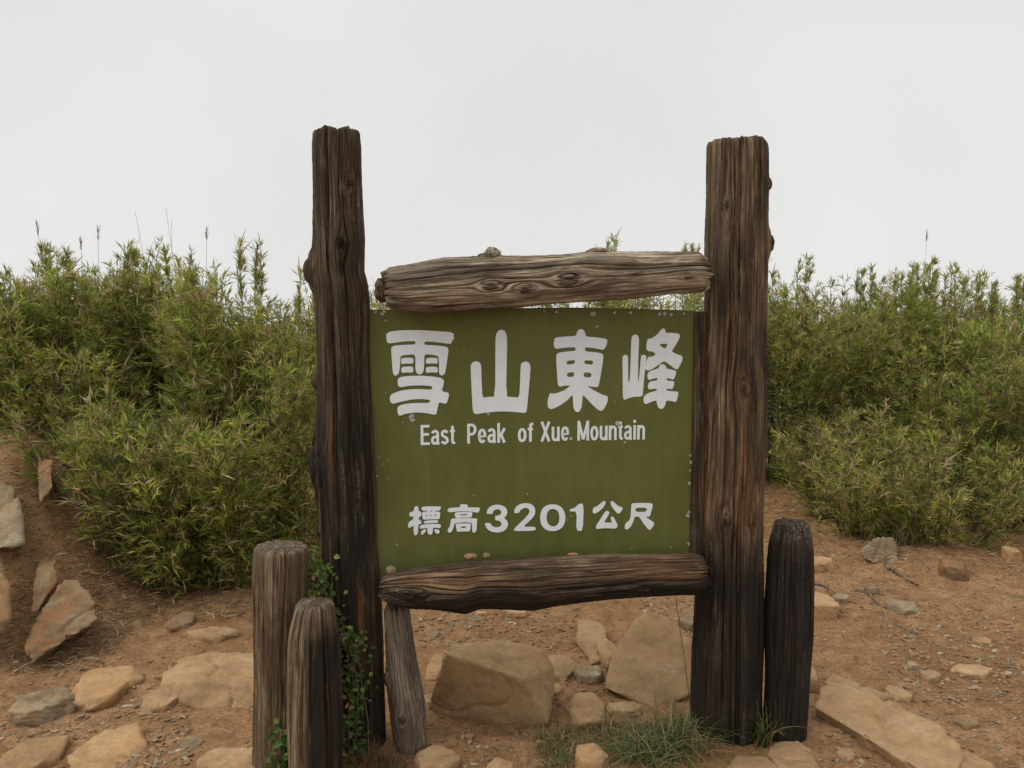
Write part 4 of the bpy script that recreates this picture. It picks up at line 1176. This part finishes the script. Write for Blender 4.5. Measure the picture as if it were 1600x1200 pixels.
def bamboo(label, cx, cy, rx, ry, height, ncul, seed, tall=0.09, low=0.12, dry=0.2, leaf=0.062, lean=0.30, dens=1.0, dome=0.36, group=None, bz=None, tufts=(), name='bamboo_clump'):
    rng = np.random.default_rng(seed)
    k_ = max(6, ncul // 6)                           # sub-tufts
    sr = np.sqrt(rng.uniform(0, 1, k_)); sa = rng.uniform(0, 2 * np.pi, k_)
    own = rng.integers(0, k_, ncul)
    ux = sr[own] * np.cos(sa[own]) + rng.normal(0, 0.075, ncul); uy = sr[own] * np.sin(sa[own]) + rng.normal(0, 0.075, ncul)
    r = np.minimum(np.hypot(ux, uy), 1.05); a = np.arctan2(uy, ux)
    bx, by = cx + 0.72 * rx * r * np.cos(a), cy + 0.72 * ry * r * np.sin(a)
    subh = rng.uniform(0.80, 1.06, k_)[own]
    gz_ = ground_z(bx, by, False)
    hh = height * (1 - dome * r ** 2.4) * subh * rng.uniform(0.86, 1.02, ncul)
    tl = rng.uniform(size=ncul) < tall
    hh = np.where(tl, hh * rng.uniform(1.03, 1.12, ncul), hh)
    lv = np.stack([np.cos(a) * r * lean * rx / max(rx, ry), np.sin(a) * r * lean, np.ones(ncul)], 1) + rng.normal(0, 0.07, (ncul, 3))
    for (tx, ty_, th_) in tufts:                     # shoots that stand clear of the crown
        for q in range(5):
            bx = np.append(bx, tx + rng.normal(0, 0.035)); by = np.append(by, ty_ + rng.normal(0, 0.05))
            gz_ = np.append(gz_, ground_z(np.array([tx]), np.array([ty_]), False)); hh = np.append(hh, th_ * rng.uniform(0.93, 1.0)); r = np.append(r, 0.3); tl = np.append(tl, True)
            a = np.append(a, 0.0); lv = np.concatenate([lv, [[rng.normal(0, .02), 0, 1]]])
    ncul = len(bx)
    lv = norm(lv)
    base = np.stack([bx, by, gz_ - 0.03], 1)
    top = base + lv * hh[:, None]
    SV, SF = tubes(base, top, np.full(ncul, 0.0042), np.full(ncul, 0.0018), 3)
    # branches
    nb = np.maximum(6, (hh * 20.5 * dens).astype(int))
    ci = np.repeat(np.arange(ncul), nb)
    t = rng.uniform(0, 1, len(ci)) ** (0.75 if low > 0.07 else 0.95)
    lowt = np.where(r[ci] > 0.55, low, max(0.38, low) if low > 0.07 else 0.14)
    t = lowt + (1 - lowt) * t
    bp = base[ci] + lv[ci] * (hh[ci] * t)[:, None]
    az = np.where(rng.uniform(size=len(ci)) < 0.55, a[ci] + rng.normal(0, 0.7, len(ci)), rng.uniform(0, 2 * np.pi, len(ci)))
    el = np.radians(rng.normal(34, 20, len(ci)) - 30 * (1 - t) ** 2)
    tt = tl[ci] & (t > 0.8)
    el = np.where(tt, np.radians(rng.normal(68, 8, len(ci))), el)
    bd = np.stack([np.cos(az) * np.cos(el), np.sin(az) * np.cos(el), np.sin(el)], 1)
    bl = rng.uniform(0.06, 0.22, len(ci)) * np.where(tt, 0.4, 1.0) * (0.65 + 0.5 * (1 - t)) * (height / 1.6) ** 0.5
    be = bp + bd * bl[:, None]
    # leaves in sprays towards the branch ends
    nl = rng.integers(7, 15, len(ci))
    li = np.repeat(np.arange(len(ci)), nl)
    f = rng.uniform(0.25, 1.05, len(li))
    lb = bp[li] + bd[li] * (bl[li] * f)[:, None]
    ld = norm(bd[li] * 0.85 + rng.normal(0, 0.40, (len(li), 3)) + np.array([0, 0, 0.22]))
    ll = leaf * rng.uniform(0.45, 1.35, len(li))
    dead = rng.uniform(size=len(li)) < 0.012
    ll = np.where(dead, ll * 2.1, ll)
    lw = ll * np.where(dead, 0.6, 1.0) * rng.uniform(0.075, 0.125, len(li)) + 0.0010
    branch_tone = (rng.uniform(0.75, 1.25, len(ci)) * np.concatenate([rng.uniform(0.72, 1.25, k_)[own], np.ones(ncul - len(own))])[ci])[li][:, None]
    dryb = (rng.uniform(size=len(ci)) < 0.10)[li]
    col = leaf_palette(rng, len(li), dry) * branch_tone
    col = np.where(dryb[:, None], leaf_palette(rng, len(li), 0.9), col)
    col = np.where(dead[:, None], np.array([0.46, 0.37, 0.22]) * rng.uniform(0.6, 1.2, (len(li), 1)), col)
    tip = col * 0.6 + 0.4 * np.array([0.33, 0.26, 0.11])
    V, F, C = leaves_mesh(lb, ld, ll, lw, col, tip, rng)
    o = bpy.data.objects.new(name, None); COL.objects.link(o)
    o.location = (cx, cy, float(ground_z(np.array([cx]), np.array([cy]), False)[0]))
    loc = np.array(o.location[:])
    tag(o, label, 'bamboo', group)
    obj('leaves', mesh_np('leaves', V - loc, [F], False, {'leaf_colour': ('FLOAT_COLOR', C)}), M_leaf, o)['kind'] = 'stuff'
    tb = rng.uniform(size=len(ci)) < 0.25
    BV, BF = tubes(bp[tb], be[tb], np.full(tb.sum(), 0.0016), np.full(tb.sum(), 0.0008), 3)
    allF4 = [SF]
    me = mesh_np('stems', np.concatenate([SV, BV]) - loc, [SF, BF + len(SV)], True)
    obj('stems', me, M_culm, o)['kind'] = 'stuff'
    return len(li)

def X_(px, Y): return (px - 800) / FPX * Y
GL, GR_, GM = 'dwarf bamboo left of the sign', 'dwarf bamboo right of the sign', 'dwarf bamboo behind the sign'
tot = 0
def B(label, px, Y, rx, ry, h, n, seed, **kw):
    global tot
    tf = [(X_(p_, Y), Y, q_) for (p_, q_) in kw.pop('tuft', ())]
    tot += bamboo(label, X_(px, Y), Y, rx, ry, h, n, seed, tufts=tf, **kw)

# left: back row on the bank, then the clumps that hang over the path
B('dwarf bamboo clump at the left edge, rising from the bank behind the grey rock', 10, 5.25, 0.62, 0.5, 1.06, 125, 101, group=GL, low=0.12, dome=0.22, dens=1.0)
B('dwarf bamboo clump second from the left edge with tall wispy shoots', 135, 5.6, 0.62, 0.5, 0.95, 135, 102, group=GL, low=0.10, dome=0.22, dens=1.0, tuft=[(105, 1.10), (85, 1.16)])
B('dwarf bamboo clump third from the left edge, with a bushy tuft above its crown', 235, 5.6, 0.60, 0.5, 1.18, 135, 103, group=GL, low=0.34, dome=0.22, dens=1.0, tuft=[(205, 1.30), (305, 1.60)])
B('dwarf bamboo clump below the lone upright tuft left of the sign', 355, 5.6, 0.64, 0.5, 1.70, 145, 104, group=GL, low=0.34, dome=0.22, dens=1.0, tuft=[(402, 1.98)])
B('dwarf bamboo clump touching the left sign post', 470, 5.5, 0.60, 0.5, 1.76, 145, 105, group=GL, low=0.34, dome=0.22, dens=1.0)
B('low dwarf bamboo clump bulging over the bank, lowest of those on the left', 195, 4.42, 0.46, 0.40, 0.92, 110, 106, group=GL, low=0.05, lean=0.5)
B('dwarf bamboo clump overhanging the path behind the leftmost short post', 400, 4.65, 0.55, 0.45, 1.25, 125, 107, group=GL, low=0.04, lean=0.5)
B('small dwarf bamboo clump between the bank and the overhanging clump', 290, 4.50, 0.42, 0.4, 1.05, 95, 108, group=GL, low=0.04, lean=0.5)
B('dwarf bamboo clump filling the shade above the low clump on the left', 95, 5.05, 0.5, 0.4, 0.80, 80, 109, group=GL, low=0.15)
# behind the sign
B('dwarf bamboo clump seen left of the top rail behind the sign', 590, 7.6, 0.75, 0.6, 1.80, 115, 110, group=GM, low=0.34, dome=0.22, dens=1.0)
B('dwarf bamboo clump whose shoots poke above the top rail', 935, 7.6, 0.85, 0.6, 1.92, 125, 111, group=GM, low=0.34, dome=0.22, dens=1.0, tuft=[(955, 2.16), (945, 2.10), (1082, 2.12)])
B('dwarf bamboo clump just left of the right sign post behind the board', 1075, 7.5, 0.75, 0.6, 1.94, 120, 112, group=GM, low=0.34, dome=0.22, dens=1.0)
# right: back row, middle row, low bushes
B('dark dwarf bamboo clump just right of the right sign post', 1235, 7.25, 0.68, 0.55, 1.86, 165, 113, group=GR_, low=0.01, dome=0.22, dens=1.1, tuft=[(1250, 1.98)])
B('tall dwarf bamboo clump second from the right sign post', 1330, 7.3, 0.64, 0.55, 1.80, 145, 114, group=GR_, low=0.34, dome=0.22, dens=1.0, tuft=[(1345, 1.84)])
B('tallest dwarf bamboo clump right of the sign, near the grass stalk', 1430, 7.3, 0.64, 0.55, 1.80, 145, 115, group=GR_, low=0.34, dome=0.22, dens=1.0, tuft=[(1405, 1.86), (1440, 1.90), (1468, 1.84)])
B('dwarf bamboo clump in the back row second from the right edge', 1525, 7.2, 0.64, 0.55, 1.68, 140, 116, group=GR_, low=0.34, dome=0.22, dens=1.0, tuft=[(1540, 1.70)])
B('dwarf bamboo clump in the back row at the right edge', 1620, 7.0, 0.62, 0.55, 1.55, 125, 117, group=GR_, low=0.34, dome=0.22, dens=1.0, tuft=[(1580, 1.70)])
B('middle height dwarf bamboo clump behind the low bush on the right', 1475, 6.35, 0.62, 0.5, 1.25, 115, 118, group=GR_, low=0.06)
B('rounded middle height dwarf bamboo clump at the right edge', 1570, 6.1, 0.62, 0.5, 1.28, 115, 119, group=GR_, low=0.06)
B('low spreading dwarf bamboo bush beside the pale grey layered rock', 1365, 5.70, 0.56, 0.45, 0.88, 140, 120, group=GR_, low=0.0, lean=0.85, leaf=0.056, dry=0.28)
B('low dwarf bamboo bush hanging over the path, right of the spreading one', 1485, 5.45, 0.48, 0.4, 0.76, 110, 121, group=GR_, low=0.0, lean=0.85, leaf=0.056, dry=0.28)
B('low dwarf bamboo bush cut off by the right edge', 1605, 5.6, 0.40, 0.4, 0.72, 85, 122, group=GR_, low=0.0, lean=0.8, leaf=0.062)

# flowering grass stalks above the bamboo
def stalk(label, p0, p1, Y, plume, seed, bend=0.0):
    rng = np.random.default_rng(seed)
    a, b = at(*p0, Y), at(*p1, Y)
    base = a.copy(); base[2] = float(ground_z(np.array([a[0]]), np.array([Y]), False)[0]) ; base[0] += (a[0] - b[0]) * 0.6
    n = 12
    t = np.linspace(0, 1, n + 1)[:, None]
    pth = (1 - t) ** 2 * base + 2 * t * (1 - t) * (base * 0.35 + b * 0.65 + np.array([(a[0] - b[0]) * 0.25, 0, 0.0])) + t ** 2 * b
    rr = np.linspace(0.0022, 0.0008, n + 1)
    V, F = tubes(pth[:-1], pth[1:], rr[:-1], rr[1:], 4)
    o = bpy.data.objects.new('grass_stalk', None); COL.objects.link(o); o.location = tuple(base)
    tag(o, label, 'grass')
    obj('stem', mesh_np('stem', V - base, [F], True), M_culm, o)
    if plume:
        m = 34
        f = rng.uniform(1 - plume, 1, m)
        k = f * n; i = np.minimum(k.astype(int), n - 1); q = (k - i)[:, None]
        bp = pth[i] * (1 - q) + pth[i + 1] * q
        d = norm(pth[-1] - pth[-3]) + rng.normal(0, 0.16, (m, 3))
        col = np.array([(0.24, 0.15, 0.125)]) * rng.uniform(0.6, 1.5, (m, 1))
        V, F, C = leaves_mesh(bp, d, rng.uniform(0.03, 0.075, m), np.full(m, 0.0028), col, col * 1.3, rng, 0.05)
        obj('plume', mesh_np('plume', V - base, [F], False, {'leaf_colour': ('FLOAT_COLOR', C)}), M_grass, o)['kind'] = 'stuff'
    # a few long blades on the stem
    m = 5
    i = rng.integers(3, n - 3, m)
    d = norm(np.stack([rng.normal(0, 0.6, m), rng.normal(0, 0.4, m), rng.uniform(0.6, 1, m)], 1))
    col = leaf_palette(rng, m, 0.3)
    V, F, C = leaves_mesh(pth[i], d, rng.uniform(0.15, 0.3, m), np.full(m, 0.008), col, col * 0.8 + 0.03, rng, 0.6)
    obj('blades', mesh_np('blades', V - base, [F], False, {'leaf_colour': ('FLOAT_COLOR', C)}), M_grass, o)['kind'] = 'stuff'
stalk('purplish drooping grass plume above the far left bamboo', (70, 400), (58, 352), 5.5, 0.10, 1)
stalk('upright dark purple grass plume, second from the left above the bamboo', (151, 400), (153, 358), 5.5, 0.10, 2)
stalk('short reddish grass plume just left of the upright dark purple one', (130, 410), (126, 378), 5.6, 0.08, 3)
stalk('bare thin grass stalk leaning left above the bamboo', (240, 410), (211, 330), 5.7, 0, 4)
stalk('bare thin grass stalk standing upright left of the sign', (266, 420), (268, 345), 5.7, 0, 5)
stalk('bare thin grass stalk leaning left and crossing the upright one', (284, 405), (259, 325), 5.75, 0, 6)
stalk('dark seeded grass stalk right of the crossing stalks', (317, 420), (323, 362), 5.6, 0.05, 7)
stalk('thin seeded grass stalk above the bamboo right of the sign', (1446, 430), (1448, 366), 7.2, 0.05, 8)

# grass
def blades(base, n, rng, hmin, hmax, spread, w=0.0035, pal=None, lean=0.8, dry=0.25):
    nb = len(base)
    az = rng.uniform(0, 2 * np.pi, nb)
    h = rng.uniform(hmin, hmax, nb)
    out = np.stack([np.cos(az), np.sin(az), np.zeros(nb)], 1)
    seg = 5
    pts_ = []
    ln = rng.uniform(0.2, 1.0, nb) * lean
    for k in range(seg + 1):
        t = k / seg
        pts_.append(base + out * (h * ln * t ** 1.6)[:, None] + np.array([0, 0, 1.0]) * (h * (t - 0.55 * ln * t ** 2.4))[:, None])
    side = np.stack([-np.sin(az), np.cos(az), np.zeros(nb)], 1)
    V = []
    for k, p in enumerate(pts_):
        ww = w * (1 - (k / seg) ** 1.5) * 0.5 + 0.0002
        V += [p + side * ww, p - side * ww]
    V = np.stack(V, 1).reshape(-1, 3)
    m = 2 * (seg + 1)
    k0 = (np.arange(nb) * m)[:, None]
    F = np.concatenate([np.stack([k0 + 2 * k, k0 + 2 * k + 1, k0 + 2 * k + 3, k0 + 2 * k + 2], -1).reshape(-1, 4) for k in range(seg)])
    col = leaf_palette(rng, nb, dry) if pal is None else np.array(pal)[rng.integers(0, len(pal), nb)] * rng.uniform(0.7, 1.3, (nb, 1))
    C = np.repeat(col, m, 0)
    return V, F, np.concatenate([C, np.ones((len(C), 1))], 1)

def tuft(label, spots_, n, seed, hmin, hmax, rad, **kw):
    rng = np.random.default_rng(seed)
    B_ = []
    for (px, py) in spots_:
        f = on_ground(px, py)
        k = n // len(spots_)
        q = np.stack([f[0] + rng.normal(0, rad, k), f[1] + rng.normal(0, rad * 0.8, k)], 1)
        B_.append(np.concatenate([q, (ground_z(q[:, 0], q[:, 1]) - 0.005)[:, None]], 1))
    base = np.concatenate(B_)
    V, F, C = blades(base, n, rng, hmin, hmax, rad, **kw)
    V, o = centred(V)
    ob = obj('grass_tuft', mesh_np('grass_tuft', V, [F], False, {'leaf_colour': ('FLOAT_COLOR', C)}), M_grass, None, o)
    return tag(ob, label, 'grass')
GP = [(0.075, 0.115, 0.024), (0.110, 0.150, 0.030), (0.16, 0.18, 0.045), (0.38, 0.32, 0.18), (0.28, 0.20, 0.10), (0.055, 0.080, 0.020)]
DP = [(0.20, 0.11, 0.05), (0.26, 0.18, 0.09), (0.15, 0.08, 0.035), (0.12, 0.13, 0.04)]
tuft('tangled green grass tuft against the foot of the right sign post', [(1040, 1165), (1062, 1150), (1070, 1180), (1030, 1190), (1000, 1180)], 520, 1, 0.07, 0.20, 0.045, pal=GP, w=0.0034, lean=1.7)
tuft('short green grass patch left of the rounded stone at the bottom edge', [(860, 1165), (880, 1185), (895, 1150), (870, 1205)], 420, 2, 0.03, 0.085, 0.042, pal=GP, w=0.0028, lean=1.5)
tuft('short green grass patch in front of the leaning slab', [(940, 1140), (975, 1145), (1000, 1150), (985, 1180), (960, 1170)], 460, 3, 0.03, 0.10, 0.045, pal=GP, w=0.0028, lean=1.5)
tuft('small grass tuft between the right sign post and the black short post', [(1192, 1165)], 60, 4, 0.08, 0.20, 0.014, pal=GP, w=0.006)
tuft('reddish dry grass tuft in front of the left sign post', [(590, 1195), (615, 1205), (570, 1205)], 320, 5, 0.04, 0.11, 0.035, pal=DP, w=0.0022)
tuft('sparse grass tuft under the low bamboo bush by the grey rock', [(1405, 850), (1420, 855)], 90, 6, 0.08, 0.26, 0.04, pal=GP + DP, w=0.006)

# creeper climbing between the left posts
def creeper(label, path, n, seed, spread, lsize, off, name='creeper'):
    rng = np.random.default_rng(seed)
    pth = np.array([plane_pt(px, py, off) for (px, py) in path])
    k = rng.uniform(0, len(pth) - 1.001, n); i = k.astype(int); q = (k - i)[:, None]
    c = pth[i] * (1 - q) + pth[i + 1] * q
    c = c + U * rng.normal(0, spread, n)[:, None] + N * rng.normal(0.0, 0.018, n)[:, None] + Z * rng.normal(0, spread * 0.7, n)[:, None]
    d = norm(np.stack([rng.normal(0, 0.8, n), rng.normal(-0.5, 0.4, n), rng.normal(-0.2, 0.6, n)], 1))
    nrm = norm(np.stack([rng.normal(0, 0.5, n), rng.normal(-0.8, 0.3, n), rng.normal(0.7, 0.4, n)], 1))
    side = norm(np.cross(d, nrm)); up = np.cross(side, d)
    L = lsize * rng.uniform(0.5, 1.3, n)[:, None]
    prof = [(0, 0, 0), (0.22, 0.34, 0.06), (0.55, 0.36, 0.03), (0.8, 0.18, -0.05), (1.0, 0, -0.14), (0.8, -0.18, -0.05), (0.55, -0.36, 0.03), (0.22, -0.34, 0.06)]
    V = [c + d * L * 0.5 - up * L * 0.05]
    for (x, y, z) in prof: V.append(c + d * L * x + side * L * y + up * L * z)
    V = np.stack(V, 1).reshape(-1, 3)
    k0 = (np.arange(n) * 9)[:, None]
    F = np.concatenate([np.stack([k0, k0 + 1 + j, k0 + 1 + (j + 1) % 8], -1).reshape(-1, 3) for j in range(8)])
    pal = np.array([(0.050, 0.095, 0.016), (0.085, 0.135, 0.024), (0.034, 0.066, 0.014), (0.13, 0.155, 0.034), (0.20, 0.12, 0.065)])
    col = pal[rng.choice(5, n, p=[.3, .28, .20, .14, .08])] * rng.uniform(0.85, 1.6, (n, 1))
    C = np.repeat(np.concatenate([col, np.ones((n, 1))], 1), 9, 0)
    o = bpy.data.objects.new(name, None); COL.objects.link(o); b = pth[-1]; o.location = tuple(b)
    tag(o, label, 'plant')
    obj('leaves', mesh_np('leaves', V - b, [F], False, {'leaf_colour': ('FLOAT_COLOR', C)}), M_ivy, o)['kind'] = 'stuff'
    m = 5
    segs0, segs1 = [], []
    for s_ in range(m):
        w = pth + U * np.cumsum(rng.normal(0, spread * 0.4, len(pth)))[:, None] + N * rng.normal(0, 0.01, len(pth))[:, None]
        segs0.append(w[:-1]); segs1.append(w[1:])
    a, b2 = np.concatenate(segs0), np.concatenate(segs1)
    SV, SF = tubes(a, b2, np.full(len(a), 0.002), np.full(len(a), 0.002), 4)
    obj('vine', mesh_np('vine', SV - b, [SF], True), M_twig, o)
creeper('green creeper filling the gap between the two left short posts and the sign post', [(492, 878), (500, 905), (488, 925), (498, 945), (520, 975), (530, 1010)], 330, 5, 0.030, 0.020, 0.12)
creeper('green creeper hanging down the foot of the left sign post', [(545, 985), (548, 1030), (552, 1080), (550, 1130), (552, 1180), (556, 1200)], 470, 6, 0.030, 0.017, 0.125)
creeper('small leafy plant at the foot of the leftmost short post', [(440, 1140), (442, 1165), (440, 1195), (445, 1225)], 110, 7, 0.016, 0.024, 0.24, 'leafy_plant')

# thin black stem in front of the leaning slab
def thin_stem():
    pth = np.array([plane_pt(px, py, 0.02) for (px, py) in [(1056, 934), (1062, 980), (1068, 1020), (1073, 1060), (1078, 1095), (1080, 1150)]])
    V, F = tubes(pth[:-1], pth[1:], np.full(5, 0.0014), np.full(5, 0.0014), 5)
    V, o = centred(V)
    return obj('bare_stem', mesh_np('bare_stem', V, [F], True), M_twig, None, o)
tag(thin_stem(), 'thin dark bare stem standing left of the right sign post', 'stem')

# dead roots on the path at the right
def root(label, path, r, seed):
    rng = np.random.default_rng(seed)
    pth = []
    for (px, py) in path:
        f = on_ground(px, py); f[2] = gz(f[0], f[1]) + r * 0.8; pth.append(f)
    pth = np.array(pth); t = np.linspace(0, len(pth) - 1, 26)
    P = np.stack([np.interp(t, np.arange(len(pth)), pth[:, k]) for k in range(3)], 1) + rng.normal(0, r * 0.35, (26, 3))
    rr = np.linspace(r, r * 0.4, 26)
    V, F = tubes(P[:-1], P[1:], rr[:-1], rr[1:], 6)
    V, o = centred(V)
    return tag(obj('dead_root', mesh_np('dead_root', V, [F], True), M_twig, None, o), label, 'root')
root('curved dead root over the brown rock right of the black post', [(1262, 912), (1290, 918), (1306, 940), (1316, 958)], 0.010, 1)
root('dead root running down the path from the grey layered rock', [(1370, 874), (1388, 888), (1408, 902), (1436, 916)], 0.011, 2)
root('forked dead root left of the low grey stone', [(1336, 922), (1358, 930), (1372, 944), (1384, 954)], 0.008, 3)
root('thin dead root lying across the path', [(1372, 962), (1400, 978), (1424, 988), (1446, 996)], 0.006, 4)

# straw and fallen bamboo leaves
def litter():
    rng = np.random.default_rng(9)
    P = []
    def patch(n, x0, x1, y0, y1):
        x = rng.uniform(x0, x1, n); y = rng.uniform(y0, y1, n); P.append(np.stack([x, y], 1))
    patch(8500, -3.3, -1.75, 3.3, 5.2)
    patch(2600, -2.2, -0.9, 3.9, 4.9)
    patch(3000, 1.3, 3.0, 4.6, 7.4)
    patch(1200, 1.0, 3.9, 4.0, 5.6)
    patch(900, -2.6, 3.4, 2.6, 4.4)
    P = np.concatenate(P); n = len(P)
    az = rng.uniform(0, 2 * np.pi, n)
    d = np.stack([np.cos(az), np.sin(az), rng.normal(0.10, 0.22, n)], 1)
    base = np.concatenate([P, (ground_z(P[:, 0], P[:, 1]) + 0.006)[:, None]], 1)
    pal = np.array([(0.38, 0.28, 0.16), (0.28, 0.19, 0.105), (0.46, 0.36, 0.22), (0.20, 0.13, 0.07)])
    col = pal[rng.integers(0, 4, n)] * rng.uniform(0.7, 1.2, (n, 1))
    V, F, C = leaves_mesh(base, d, rng.uniform(0.025, 0.09, n), rng.uniform(0.003, 0.007, n), col, col, rng, 0.1)
    return obj('leaf_litter', mesh_np('leaf_litter', V, [F], False, {'leaf_colour': ('FLOAT_COLOR', C)}), M_litter)
tag(litter(), 'dry straw and fallen bamboo leaves on the soil', 'leaf litter', kind='stuff')
